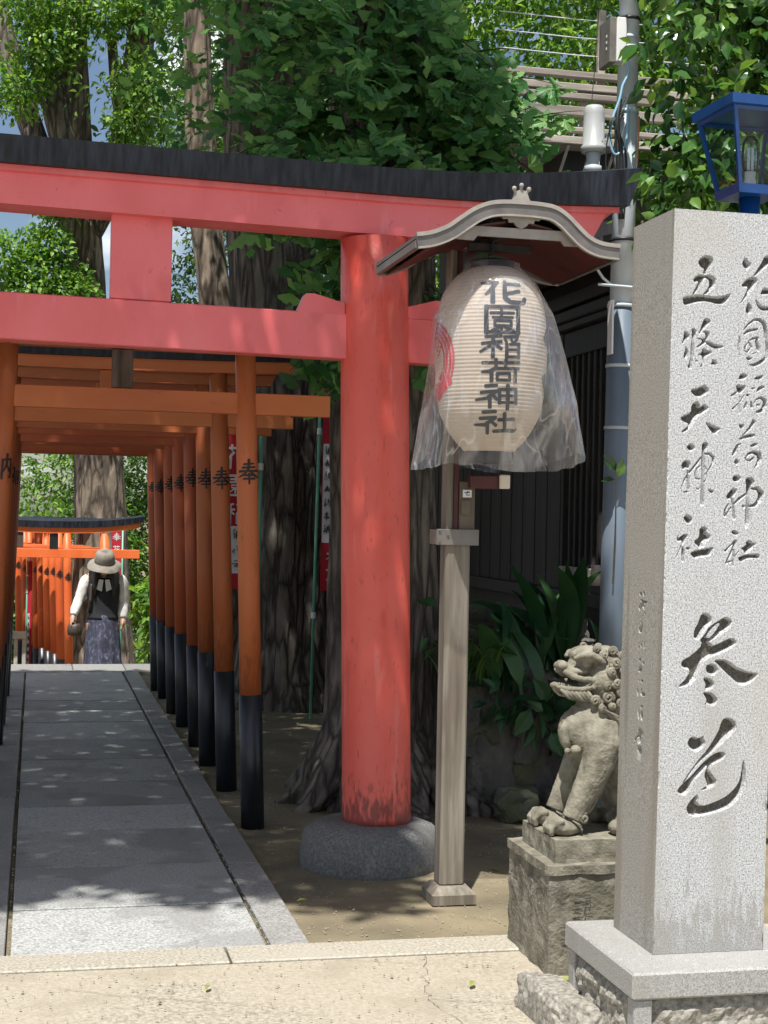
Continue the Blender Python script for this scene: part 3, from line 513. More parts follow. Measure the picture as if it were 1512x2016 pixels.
def tilted(x0, x1, y0, y1, z0, z1, b=.004):
    V, F = box(x0, x1, y0, y1, z0, z1, b); V[:, 2] += TT*(V[:, 0]-TX); return V, F
put('tie_beam', tilted(TX-1.46, TX+1.46, TY-.055, TY+.055, 2.192, 2.386), MAT['vermilion'], big)
put('centre_strut', tilted(TX-.127, TX+.127, TY-.045, TY+.045, 2.389, 2.748, .003), MAT['vermilion'], big)
for s in (-1, 1):
    xb, xt = TX+s*1.071, TX+s*1.008
    def colshape(i, th): return 1.0
    zz = [.15, .2, .5, 1.0, 1.5, 2.0, 2.4, 2.724-s*.016]
    col = tube([(xb+(xt-xb)*(z-.15)/2.6, TY, z) for z in zz], [.1505, .1505, .1505, .151, .1505, .150, .149, .147], 48)
    put('column', col, MAT['vermilion_col'], big, True)
    for q in (-1, 1):   # wedges driven beside the column on top of the tie beam
        xo = xt + q*.135
        zt0 = 2.384+TT*(xo-TX)
        w = prism([(xo, zt0), (xo+q*.205, zt0), (xo+q*.170, zt0+.082), (xo+q*.135, zt0+.084), (xo, zt0+.048)], TY-.054, TY+.054)
        put('wedge', w, MAT['vermilion'], big)
    prof = [(-.09, .30), (0, .305), (.03, .307), (.09, .300), (.125, .285), (.15, .255), (.166, .21), (.170, .165), (.172, .10)]
    st = lathe([(z, r*1.02) for z, r in prof], 56, (xb-.022*s, TY, 0)); st = roughen(st, .010, 9, 4)
    put('footing_stone', st, MAT['basestone'], big, True)

# ================================================================== the rows of small torii
HO = [([(.27, .80), (.74, .84)], [.07, .05]), ([(.20, .655), (.80, .695)], [.07, .06]), ([(.04, .50), (.5, .53), (.97, .545)], [.08, .06, .07]),
      ([(.50, 1.0), (.48, .62), (.30, .40), (.0, .25)], [.09, .085, .075, .03]), ([(.55, .53), (.72, .38), (1.0, .26)], [.05, .10, .05]),
      ([(.30, .345), (.70, .365)], [.06, .06]), ([(.24, .20), (.78, .225)], [.06, .07]), ([(.50, .43), (.505, .0)], [.075, .06])]
NOU = [([(.30, 1.0), (.12, .80), (.32, .74), (.08, .52), (.42, .56)], [.07, .06, .06, .06, .05]), ([(.25, .53), (.25, 0)], [.08, .05]), ([(.12, .36), (.04, .14)], [.05, .07]),
       ([(.37, .38), (.45, .2)], [.05, .07]), ([(.56, .76), (.55, .0)], [.08, .07]), ([(.56, .76), (.97, .79), (.96, .08), (.85, .09)], [.06, .07, .08, .04]),
       ([(.76, 1.0), (.75, .62), (.62, .30)], [.08, .08, .04]), ([(.75, .56), (.90, .32)], [.05, .09])]
CB, CT, CZ = .645, .560, 2.272             # column offset at the foot and at the top
def col_x(z): return CB+(CT-CB)*z/CZ
def small_torii_parts(mcol, mbeam, sori_amt, mstrut):
    """meshes of one small torii, local coordinates, feet at z = 0"""
    P = []
    for s in (-1, 1):
        P.append(('column', mesh_data('column', *tube([(s*col_x(z), 0, z) for z in (.62, 1.2, 1.8, CZ)], [.0535, .0525, .051, .0495], 28), mcol, True), s))
        P.append(('black_sleeve', mesh_data('black_sleeve', *tube([(s*col_x(z), 0, z) for z in (-.05, .3, .652)], [.0570, .0565, .056], 28), MAT['black'], True), 0))
    P.append(('tie_beam', mesh_data('tie_beam', *box(-.98, .98, -.024, .024, 1.978, 2.082, .003), mbeam), 0))
    P.append(('strut', mesh_data('strut', *box(-.077, .023, -.028, .028, 2.084, 2.268, .003), mstrut), 0))
    def beam(xb, xt, yb, yt, z0, z1, sag, peak):
        rings = []
        for i in range(25):
            u = i/24*2-1
            dz = sori_amt*abs(u)**2.6
            rings.append([(xb*u, -yb, z0+dz*sag), (xt*u, -yt, z1+dz), (xt*u, 0, z1+dz+peak), (xt*u, yt, z1+dz), (xb*u, yb, z0+dz*sag)])
        return loft(rings)
    P.append(('lintel', mesh_data('lintel', *beam(.965, .995, .045, .047, 2.270, 2.334, 1.0, 0.0), mbeam), 0))
    P.append(('top_beam', mesh_data('top_beam', *beam(1.005, 1.035, .068, .075, 2.3355, 2.412, 1.0, .02), MAT['kasagi']), 0))
    L = {}
    for s, strokes, nm in ((1, HO, 'r'), (-1, NOU, 'l')):
        def surf(u, v, lift, s=s):
            z = 1.715+(v-.5)*.118; r = .0532+.0008+lift; a = (u-.5)*.108/.053 + .06
            return (s*col_x(z)+r*math.sin(a), -r*math.cos(a), z)
        L[s] = mesh_data('lettering', *join(*[ribbon(p, [q*1.35 for q in w], surf, .04, i*.00012) for i, (p, w) in enumerate(strokes)]), MAT['ink'])
    return P, L
def place_torii(kit, loc, label, group, rz=0.0, scale=1.0):
    P, L = kit
    r = thing('small_torii', label, 'torii', loc, group); r.rotation_euler = (random.uniform(-.006, .006), random.uniform(-.005, .005), rz); r.scale = (scale,)*3
    for nm, me, s in P:
        o = link(nm, me, r)
        if nm == 'black_sleeve': o.scale = (1, 1, random.uniform(.94, 1.03))
        if s: link('lettering', L[s], o).location = (0, 0, random.uniform(-.022, .022))
    return r
KIT_A = small_torii_parts(MAT['orange'], MAT['orange_beam'], .0, MAT['oldwood'])
KIT_B = small_torii_parts(MAT['orange'], MAT['orange_beam'], .012, MAT['orange_beam'])
KIT_C = small_torii_parts(MAT['redorange'], MAT['redorange_beam'], .012, MAT['redorange_beam'])
KIT_D = small_torii_parts(MAT['sunlit_orange'], MAT['sunlit_orange'], .075, MAT['black'])
KIT_E = small_torii_parts(MAT['sunlit_orange'], MAT['sunlit_orange'], .02, MAT['oldwood'])
rowg = 'small torii lined up along the stone path'
ordn = ['first small orange torii, directly behind the large red torii', 'second small orange torii along the stone path', 'third small orange torii along the stone path',
        'fourth small torii along the path, redder than the first three', 'fifth small torii along the stone path', 'sixth small torii along the stone path',
        'seventh small torii along the stone path', 'eighth and last small torii before the steps']
for i, (y, dx) in enumerate(((7.42, .004), (8.42, 0), (9.28, -.006), (10.06, .004), (10.95, .003), (11.70, -.004), (12.62, .004), (13.2, -.012))):
    place_torii(KIT_A if i == 0 else KIT_B if i < 3 else KIT_C, (.410+dx, y, random.uniform(-.008, .006)), ordn[i], rowg, random.uniform(-.016, .016))
farg = 'small torii beyond the steps'
fl = ['nearest torii beyond the steps, with upturned black top beam'] + [w+' orange torii beyond the steps, counted from the nearest' for w in ('second', 'third', 'fourth', 'fifth', 'sixth', 'seventh', 'eighth', 'ninth')] + ['farthest orange torii beyond the steps']
for i, (x, y) in enumerate(((.25, 18.6), (-.165, 19.5), (-.255, 20.1), (-.325, 20.55), (-.41, 20.95), (-.485, 21.35), (-.56, 21.7), (-.63, 22.05), (-.71, 22.4), (-.80, 22.8))):
    place_torii(KIT_D if i == 0 else KIT_E, (x, y, -1.045), fl[i], farg, 0.0 if i == 0 else .16, 1.0)



# hairline cracks in the paving, and grit trodden over soil and kerb
MAT['crackline'] = M('crack', [(.3, (.06, .05, .04)), (.7, (.10, .085, .065))], 40, .95, 0)
rk = random.Random(8)
def crack(p0, p1, n=18, j=.008):
    pts = []
    for i in range(n+1):
        t = i/n; pts.append((p0[0]+(p1[0]-p0[0])*t+rk.gauss(0, j)*math.sin(math.pi*t)**.3, p0[1]+(p1[1]-p0[1])*t+rk.gauss(0, j)*.6))
    return ribbon(pts, [rk.uniform(.0006, .0022) for _ in pts], lambda u, v, l: (u, v, .0005-.002+.0035), .03)
for a, b in (((1.33, 5.09), (1.22, 4.62)), ((1.22, 4.62), (1.30, 4.2)), ((1.22, 4.62), (1.55, 4.52)), ((.1, 4.9), (.75, 4.62)), ((1.02, 5.09), (1.28, 5.0))):
    put('crack', crack(a, b), MAT['crackline'], pv)
MAT['grit'] = M('grit', [(.3, (.10, .085, .06)), (.7, (.32, .29, .23))], 30, .9, 0, rnd=.3)
def grit():
    V = []; F = []
    for i in range(2600):
        if i % 4: x, y = rk.uniform(.98, 2.5), 5.3+rk.random()**1.3*4
        else: x, y = rk.uniform(-.2, 1.6), rk.uniform(4.2, 5.3)
        if i % 9 == 0: x, y = rk.choice((.822, -.061, .822, .97)), rk.uniform(5.3, 9)
        z = (.004 if y < 5.29 or x < .97 else -.02+.022*fbm((x, y, 0), 1.3, 3)*(1.0 if x > 1.2 else .25)); r = rk.uniform(.0015, .0055)*(1.6 if rk.random() < .04 else 1)
        n = len(V); a = rk.uniform(0, 6.28)
        for k in range(4): V.append((x+r*math.cos(a+k*1.57)*rk.uniform(.7, 1.2), y+r*math.sin(a+k*1.57)*rk.uniform(.7, 1.2), z))
        V.append((x, y, z+r*.9)); F += [(n, n+1, n+4), (n+1, n+2, n+4), (n+2, n+3, n+4), (n+3, n, n+4)]
    return V, F
gr_ = put('grit', grit(), MAT['grit'], None, False, (1, 6, 0)); gr_['kind'] = 'stuff'; gr_['label'] = 'loose grit scattered over the soil and paving'; gr_['category'] = 'grit'
# ================================================================== stone pillar with carved writing
def poly_sd(px, pz, poly):
    """signed distance (positive inside) of points to a polygon"""
    d = np.full(px.shape, 1e9); ins = np.zeros(px.shape, bool); n = len(poly)
    for i in range(n):
        x0, z0 = poly[i]; x1, z1 = poly[(i+1) % n]
        ex, ez = x1-x0, z1-z0; L = ex*ex+ez*ez
        if L == 0: continue
        t = np.clip(((px-x0)*ex+(pz-z0)*ez)/L, 0, 1)
        d = np.minimum(d, np.hypot(px-x0-t*ex, pz-z0-t*ez))
        c = (z0 > pz) != (z1 > pz)
        with np.errstate(divide='ignore', invalid='ignore'):
            ins ^= c & (px < (x1-x0)*(pz-z0)/(z1-z0+1e-12)+x0)
    return np.where(ins, d, -d)
def stroke_sd(px, pz, pts):
    best = np.full(px.shape, -1e9)
    for (x0, z0, w0), (x1, z1, w1) in zip(pts[:-1], pts[1:]):
        ex, ez = x1-x0, z1-z0; L = max(1e-6, ex*ex+ez*ez)
        t = np.clip(((px-x0)*ex+(pz-z0)*ez)/L, 0, 1)
        best = np.maximum(best, (w0+(w1-w0)*t)/2 - np.hypot(px-x0-t*ex, pz-z0-t*ez))
    return best
def smooth_poly(poly):
    """one round of corner cutting, so chisel outlines curve"""
    q = []
    n = len(poly)
    for i in range(n):
        a = np.array(poly[i], float); b = np.array(poly[(i+1) % n], float)
        q += [tuple(a*.78+b*.22), tuple(a*.22+b*.78)]
    return q
def carve_depth(U, W, items, dmax, slope):
    dep = np.zeros(U.shape); hole = np.zeros(U.shape, bool)
    for k, pts in items:
        P = np.array([p[:2] for p in pts], float); m = 12
        sel = (U > P[:, 0].min()-m) & (U < P[:, 0].max()+m) & (W > P[:, 1].min()-m) & (W < P[:, 1].max()+m)
        if not sel.any(): continue
        sd = stroke_sd(U[sel], W[sel], pts) if k == 'S' else poly_sd(U[sel], W[sel], smooth_poly(pts))
        if k == 'H':
            h = hole[sel]; h |= sd > 0; hole[sel] = h; continue
        v = np.clip((sd+.6)*slope, 0, dmax)
        dep[sel] = np.maximum(dep[sel], v)
    dep[hole] = 0
    return dep
PX0, PY0, PZ0 = 1.722, 4.05, .28
PW, PD, PH, LEAN = 337.0, 302.0, 2107.0, .0105
def carved_pillar():
    def axis(a, b, ranges, fine, coarse):
        out = []; v = a
        while v < b-1e-6:
            out.append(v); v += fine if any(r0 <= v < r1 for r0, r1 in ranges) else coarse
        out.append(b); return np.array(out)
    us = axis(0, PW, [(0, PW)], 2.4, 10); ws = axis(0, PH, [(360, 2020)], 2.4, 25)
    U, W = np.meshgrid(us, ws); dep = carve_depth(U, W, FRONT_CARVING, 17.0, 3.2)
    edge_ = np.minimum(U, PW-U)
    chip = np.array([fbm((a*.013, b*.013, 2.0), 1.6, 3) for a, b in zip(U.ravel(), W.ravel())]).reshape(U.shape) if True else 0
    dep = np.where(edge_ < 6.5, np.maximum(dep, np.clip((chip-.16)*16, 0, 5.5)*(1-edge_/6.5)), dep)
    def emit(pts, nu, nw, flip):
        f = []
        for j in range(nw-1):
            for i in range(nu-1):
                q = (j*nu+i, j*nu+i+1, (j+1)*nu+i+1, (j+1)*nu+i); f.append(q[::-1] if flip else q)
        return pts, f
    wrd = lambda x, y, z: (PX0+(x+LEAN*z)/1000, PY0+y/1000, PZ0+z/1000)
    front = emit([wrd(u, d, w) for u, w, d in zip(U.ravel(), W.ravel(), dep.ravel())], len(us), len(ws), False)
    vs = axis(0, PD, [(95, 195)], 2.4, 12); ws2 = axis(0, PH, [(540, 1030)], 2.4, 25)
    Vv, W2 = np.meshgrid(vs, ws2); dep2 = carve_depth(Vv, W2, SIDE_CARVING, 9.0, 2.4)
    side = emit([wrd(d, v, w) for v, w, d in zip(Vv.ravel(), W2.ravel(), dep2.ravel())], len(vs), len(ws2), True)
    c = {(i, j, k): wrd(i*PW, j*PD, k*PH) for i in (0, 1) for j in (0, 1) for k in (0, 1)}
    ap = wrd(PW/2, PD/2, PH+4)
    rest = ([c[1, 0, 0], c[1, 1, 0], c[1, 1, 1], c[1, 0, 1], c[0, 1, 0], c[0, 1, 1], c[0, 0, 1], ap, c[0, 0, 0]],
            [(0, 1, 2, 3), (1, 4, 5, 2), (6, 3, 7), (3, 2, 7), (2, 5, 7), (5, 6, 7), (8, 4, 1, 0)])
    return front, side, rest
pil = thing('stone_pillar', 'tall granite pillar carved with two columns of brush characters, on a stepped plinth', 'stone pillar', (1.89, 4.2, 0))
fr, sd_, rs = carved_pillar()
allv = join(fr, sd_, rs)
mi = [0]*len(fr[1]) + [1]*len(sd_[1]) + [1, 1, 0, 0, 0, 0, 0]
yv = np.asarray(fr[0])[:, 1]-PY0      # the cut floors of the big characters get a darker stone colour
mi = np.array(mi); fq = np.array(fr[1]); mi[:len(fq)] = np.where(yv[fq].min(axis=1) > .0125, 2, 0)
me = mesh_data('shaft', np.asarray(allv[0])-np.array(ORG[pil.name]), allv[1], [MAT['granite'], MAT['granite_side'], MAT['cutfloor']], False, mi)
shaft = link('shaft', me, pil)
# plinth: dressed slab above, quarry-faced block with dressed margins below
def frame_block(x0, x1, y0, y1, z0, z1):
    pass
put('plinth_slab', box(1.597, 2.19, 3.888, 4.435, .205, .279, .006), MAT['granite'], pil)
put('plinth_core', box(1.625, 2.165, 3.925, 4.40, -.12, .203), MAT['granite_side'], pil)
for x0, x1, y0, y1 in ((1.607, 1.66, 3.899, 3.95), (2.13, 2.18, 3.899, 3.95), (1.607, 1.66, 4.375, 4.425)):
    put('plinth_margin', box(x0, x1, y0, y1, -.12, .2035, .004), MAT['granite'], pil)
def rock_panel(axis, a0, a1, z0, z1, pos, amp, step=.012):
    """a quarry-faced panel: a dense sheet pushed out by chisel-like noise"""
    na = int((a1-a0)/step)+1; nz = int((z1-z0)/step)+1; V = []; F = []
    for j in range(nz+1):
        for i in range(na+1):
            a = a0+(a1-a0)*i/na; z = z0+(z1-z0)*j/nz
            e = min(i, na-i, j, nz-j)/3.0
            h = amp*min(1, e)*(.6+.55*fbm((a*1.0, z*1.3, 3), 9, 4)+.45*abs(fbm((a, z, 9), 22, 3)))
            V.append((pos-h, a, z) if axis == 'x' else (a, pos-h, z))
    n = na+1
    for j in range(nz):
        for i in range(na):
            q = (j*n+i, j*n+i+1, (j+1)*n+i+1, (j+1)*n+i); F.append(q if axis == 'y' else q[::-1])
    return V, F
put('quarry_face', rock_panel('x', 3.952, 4.373, -.12, .202, 1.6245, .034), MAT['granite_rough'], pil, False)
put('quarry_face', rock_panel('y', 1.662, 2.128, -.12, .202, 3.9245, .03), MAT['granite_rough'], pil, False)

def boulder(c, r, seed, rough=.28, sub=3, flat=.6):
    bm = bmesh.new(); bmesh.ops.create_icosphere(bm, subdivisions=sub, radius=1)
    V = []
    for v in bm.verts:
        p = v.co.normalized()
        q = Vector((p.x+seed*3.7, p.y-seed*1.3, p.z+seed*.7))
        d = 1+rough*fbm(q, 1.4, 2)+rough*.3*fbm(q, 4.5, 3)
        p = p*d
        for ax in range(3):   # facet a little
            p[ax] = math.copysign(min(abs(p[ax]), flat+.25*abs(p[ax])), p[ax])
        V.append((c[0]+p.x*r[0], c[1]+p.y*r[1], c[2]+p.z*r[2]))
    bm.verts.index_update(); F = [tuple(v.index for v in f.verts) for f in bm.faces]; bm.free()
    return np.array(V), F
s1 = put('loose_stone', rotz(boulder((1.56, 4.36, .015), (.085, .27, .105), 3.1, .22, 5, .62), .10, (1.56, 4.36, 0)), MAT['granite_rough'], None, False)
tag(s1, 'rough loose stone on the paving beside the granite plinth', 'stone')

# ================================================================== guardian lion and its pedestal
ped = thing('lion_pedestal', 'weathered stone block pedestal under the lion statue, with worn engraved marks', 'pedestal', (1.91, 5.01, 0))
pb = gridbox(1.672, 2.15, 4.80, 5.235, -.06, .335, .02); pb = roughen(pb, .006, 16, 4)
put('block', pb, MAT['pedstone'], ped)
pr = gridbox(1.664, 2.158, 4.792, 5.243, .332, .362, .022); pr = roughen(pr, .006, 18, 4)
put('rim', pr, MAT['pedstone'], ped)
pt = gridbox(1.703, 2.13, 4.835, 5.19, .352, .437, .02); pt = roughen(pt, .005, 18, 4)
put('top_slab', pt, MAT['lionstone'], ped)
def plate_marks(strokes, surf, mat, parent, name='engraving', seg=.02):
    return put(name, join(*[ribbon(p, w, surf, seg, i*.0003) for i, (p, w) in enumerate(strokes)]), mat, parent)
MAT['groove'] = M('worn groove', [(.3, (.06, .052, .036)), (.7, (.11, .098, .07))], 40, .95, .3, 90)
rndm = random.Random(4)
eng = []
for cx, cz in ((1.765, .255), (1.765, .205), (1.80, .265), (1.80, .215), (1.748, .150), (1.725, .150), (1.80, .165)):
    for _ in range(5):
        a = rndm.choice((0, 0, math.pi/2)) + rndm.uniform(-.2, .2); l = rndm.uniform(.008, .016); ox, oz = rndm.uniform(-.012, .012), rndm.uniform(-.015, .015)
        eng.append(([(cx+ox-l*math.cos(a), cz+oz-l*math.sin(a)), (cx+ox+l*math.cos(a), cz+oz+l*math.sin(a))], [.004, .003]))
plate_marks(eng, lambda u, v, l: (u, 4.7915-l, v), MAT['groove'], ped)
engl = []
for k in range(7):
    cy, cz = 4.835+k*.052, .275-rndm.uniform(0, .03)
    for _ in range(6):
        a = rndm.uniform(0, 3.1); l = rndm.uniform(.008, .018); oy, oz = rndm.uniform(-.022, .022), rndm.uniform(-.035, .035)
        engl.append(([(cy+oy-l*math.cos(a), cz+oz-l*math.sin(a)), (cy+oy+l*math.cos(a), cz+oz+l*math.sin(a))], [.006, .004]))
plate_marks(engl, lambda u, v, l: (1.6635-l, u, v), MAT['groove'], ped)

def curl(c, r, tr, turns=1.6, ny=-1, ph=0):
    """a raised spiral lock in the XZ plane facing -Y"""
    pts = []; rr = []
    n = 22
    for i in range(n):
        t = i/(n-1); a = ph+turns*2*math.pi*t; q = r*(1-.8*t)
        pts.append((c[0]+q*math.cos(a), c[1]+ny*tr*.9*t, c[2]+q*math.sin(a))); rr.append(tr*(1-.3*t))
    return tube(pts, rr, 8)
def LX(zx): return 1.632+.000377*zx
def LZ(zy): return 1.1055-.000354*zy
LYC = 5.005
def make_lion():
    S = []
    yc = LYC
    rot = lambda a: Matrix.Rotation(a, 3, 'Y')
    B = lambda c, r, M_=None: S.append(ball(c, r, 22, 14, M_))
    T = lambda p, r, n=16: S.append(tube(p, r, n))
    # trunk
    B((1.880, yc, .772), (.100, .098, .110)); B((1.825, yc, .775), (.058, .066, .078)); B((1.93, yc, .745), (.10, .10, .12))
    B((1.985, yc, .68), (.10, .095, .115)); B((2.04, yc, .60), (.10, .110, .125)); B((2.06, yc, .53), (.09, .12, .10))
    T([(1.905, yc, .80), (1.915, yc, .87), (1.925, yc, .96)], [.092, .080, .080], 20)
    # forelegs: far and near
    for q in (-1, 1):
        y = yc+q*.084
        T([(1.905, y*.6+yc*.4, .80), (1.895, y, .735), (1.878, y, .675), (1.848, y, .610), (1.815, y, .545), (1.792, y, .490)], [.064, .064, .056, .048, .040, .037], 18)
        B((1.765, y, .462), (.058, .043, .028)); B((1.735, y, .470), (.032, .041, .031))
        for k, o in enumerate((-.029, -.010, .010, .029)):
            T([(1.752, y+o, .486), (1.722, y+o*1.05, .482), (1.706, y+o*1.1, .462), (1.709, y+o*1.1, .441)], [.0120, .0125, .0115, .008], 10)
    # haunches, hind paws, belly line
    for q in (-1, 1):
        y = yc+q*.108
        B((2.045, y, .545), (.080, .048, .105)); B((2.00, y, .462), (.075, .034, .028)); B((1.945, y, .462), (.032, .034, .027))
    B((2.05, yc, .47), (.10, .10, .045)); T([(2.13, yc, .50), (2.16, yc, .60), (2.15, yc, .72), (2.12, yc, .80)], [.03, .045, .05, .02], 12)
    # head
    B((1.930, yc, .985), (.070, .090, .085)); B((LX(610), yc, 1.036), (.060, .078, .034)); B((1.852, yc, 1.0), (.060, .044, .040))
    B((LX(505), yc, .984), (.060, .056, .021)); B((LX(370), yc, 1.001), (.021, .036, .018))
    for q in (-1, 1):
        B((LX(352), yc+q*.022, .999), (.013, .014, .013)); B((LX(570), yc+q*.050, 1.010), (.016, .013, .013))
        T([(LX(450), yc+q*.046, LZ(222)), (LX(505), yc+q*.064, LZ(185)), (LX(590), yc+q*.078, LZ(178)), (LX(665), yc+q*.088, LZ(215)), (LX(700), yc+q*.09, LZ(262))], [.007, .012, .013, .011, .008], 10)
        T([(LX(352), yc+q*.044, LZ(338)), (LX(430), yc+q*.056, LZ(392)), (LX(520), yc+q*.062, LZ(412)), (LX(640), yc+q*.072, LZ(418)), (LX(690), yc+q*.078, LZ(380)), (LX(680), yc+q*.08, LZ(330))], [.008, .010, .010, .011, .010, .008], 10)
        T([(LX(300), yc+q*.030, LZ(492)), (LX(400), yc+q*.046, LZ(512)), (LX(520), yc+q*.056, LZ(510)), (LX(610), yc+q*.066, LZ(490))], [.008, .010, .010, .009], 10)
        T([(LX(610), yc+q*.07, LZ(500)), (LX(640), yc+q*.074, LZ(440))], [.012, .010], 8)
        B((LX(745), yc+q*.045, .955), (.052, .055, .075))
    B((LX(440), yc, LZ(515)), (.054, .046, .013)); B((LX(320), yc, LZ(488)), (.016, .030, .011)); B((LX(640), yc, LZ(505)), (.040, .060, .026))
    B((LX(800), yc, .915), (.062, .098, .055))
    V, F = remeshed(join(*S), .0036, 1, .5)
    return roughen((V, F), .0016, 70, 3)
def bez_(p): return [tuple(v) for v in dense_(p)]
def dense_(pf, k=6):
    P = [Vector(p) for p in pf]; out = []
    for i in range(len(P)-1):
        for j in range(k): out.append(P[i].lerp(P[i+1], j/k))
    out.append(P[-1]); return out
lion = put('guardian_lion', make_lion(), MAT['lionstone'], None, True, (1.93, 5.005, .437))
def lion_part(name, *vfs): return put(name, join(*vfs), MAT['lionstone'], lion, True)
for q in (-1, 1):
    for (zx, zy, r, dy) in ((730, 578, .021, .098), (622, 612, .016, .080), (850, 635, .021, .104), (850, 520, .018, .106), (690, 684, .012, .090), (768, 660, .011, .100), (640, 122, .011, .066), (692, 178, .014, .086), (880, 330, .020, .098), (885, 425, .018, .106),
                            (800, 250, .018, .094), (790, 140, .014, .070), (930, 545, .020, .106), (800, 440, .015, .108), (760, 340, .014, .098), (940, 255, .018, .092), (890, 190, .015, .070), (940, 650, .020, .104), (720, 470, .012, .102)):
        lion_part('mane_curl', curl((LX(zx), LYC+q*(dy-.002), LZ(zy)), r, .0075, 1.7, q, rndm.uniform(0, 6)))
    for k in range(7):
        x = LX(330+k*38); y0 = LYC+q*(.040+.003*k)
        lion_part('beard_lock', tube([(x, y0, LZ(512)), (x+.012, y0+q*.010, LZ(548+4*k)), (x+.028, y0+q*.010, LZ(590+5*k)), (x+.046, y0+q*.004, LZ(606+5*k)), (x+.050, y0, LZ(588+5*k))], [.0055, .0075, .007, .006, .004], 8))
    for k in range(5):
        lion_part('collar_ridge', tube(bez_([(LX(690+22*k), LYC+q*.090, LZ(690+24*k)), (LX(780+16*k), LYC+q*.103, LZ(740+22*k)), (LX(900+8*k), LYC+q*.104, LZ(800+18*k))]), .0048, 8))
    yl_ = LYC+q*.084
    lion_part('leg_fin', tube([(1.918, yl_, .640), (1.885, yl_, .585), (1.850, yl_, .525), (1.826, yl_, .495)], [.008, .015, .015, .008], 8))
    lion_part('leg_curl', curl((1.822, yl_+q*.026, .496), .017, .008, 1.5, q, 1.0))
    for k in range(3):
        lion_part('paw_strap', tube([(1.782+.010*k, yl_-.030, .490-.008*k), (1.800+.006*k, yl_-.040, .478-.009*k), (1.815, yl_-.030, .468-.009*k)], [.003, .0042, .003], 6))
for k in range(6): lion_part('tooth', ball((LX(322+20*k), LYC-.034-.002*k, LZ(470+4*k)), (.0042, .0045, .008), 8, 6))
lion_part('fang', tube([(LX(372), LYC-.046, LZ(408)), (LX(375), LYC-.048, LZ(440))], [.006, .003], 8)); lion_part('fang', tube([(LX(612), LYC-.064, LZ(425)), (LX(606), LYC-.066, LZ(462))], [.007, .003], 8))
lion_part('bib', tube([(LX(405), LYC-.030, LZ(840)), (LX(372), LYC-.036, LZ(920)), (LX(380), LYC-.042, LZ(1010)), (LX(410), LYC-.045, LZ(1070))], [.012, .018, .016, .012], 12))
lion_part('bell', ball((LX(468), LYC-.058, LZ(1092)), (.020, .020, .017), 16, 10), ball((LX(395), LYC-.052, LZ(1105)), (.011, .011, .012), 12, 8))
tag(lion, 'sandstone guardian lion seated in profile with open mouth and curled mane', 'statue')
# ================================================================== paper lantern, its roofed post and the plastic bag over it
post = thing('lamp_post', 'square wooden lamp post carrying a small curved roof over the lantern', 'lamp post', (1.632, 5.9, 0))
put('foot_plate', (lambda vf: vf)(loft([[(1.545, 5.81, -.02), (1.722, 5.81, -.02), (1.722, 5.985, -.02), (1.545, 5.985, -.02)], [(1.545, 5.81, .018), (1.722, 5.81, .018), (1.722, 5.985, .018), (1.545, 5.985, .018)],
     [(1.572, 5.838, .048), (1.694, 5.838, .048), (1.694, 5.960, .048), (1.572, 5.960, .048)]])), MAT['postwood'], post)
put('shaft', box(1.583, 1.682, 5.85, 5.948, .046, 1.40, .008), MAT['postwood'], post)
put('clamp_plate', box(1.541, 1.712, 5.836, 5.849, 1.392, 1.455, .002), MAT['steelgrey'], post)
put('clamp_plate', box(1.541, 1.575, 5.849, 5.955, 1.394, 1.453, .002), MAT['steelgrey'], post)
put('clamp_plate', box(1.690, 1.712, 5.849, 5.955, 1.394, 1.453, .002), MAT['steelgrey'], post)
for x, z in ((1.551, 1.445), (1.551, 1.402), (1.586, 1.428)):
    put('bolt', tube([(x, 5.838, z), (x, 5.832, z)], .005, 8), MAT['roofmetal'], post)
put('upper_post', box(1.582, 1.608, 5.852, 5.94, 1.402, 2.56, .004), MAT['postwood'], post)
put('upper_post', box(1.6105, 1.634, 5.866, 5.93, 1.402, 2.56, .003), MAT['maroon'], post)
put('junction_box', box(1.636, 1.700, 5.862, 5.95, 1.402, 1.645, .003), MAT['bracketbrown'], post)
put('box_lid', box(1.642, 1.680, 5.852, 5.8615, 1.512, 1.572, .002), MAT['bracketbrown'], post)
lab = put('label_plate', box(1.648, 1.684, 5.8545, 5.8612, 1.582, 1.612, .001), MAT['white'], post)
put('lettering', ribbon([(1.655, 1.60), (1.676, 1.602), (1.668, 1.607), (1.662, 1.59), (1.676, 1.592)], [.004]*5, lambda u, v, l: (u, 5.8538-l, v)), MAT['ink'], lab)
put('bracket_arm', box(1.664, 1.790, 5.80, 5.845, 1.617, 1.668, .003), MAT['maroon'], post)
put('arm_end_cap', box(1.778, 1.820, 5.782, 5.799, 1.618, 1.673, .004), MAT['cream'], post)
put('top_arm', box(1.61, 1.86, 5.70, 5.74, 2.535, 2.565, .003), MAT['darkwood'], post)
put('top_arm', box(1.70, 1.725, 5.53, 6.10, 2.567, 2.595, .003), MAT['darkwood'], post)
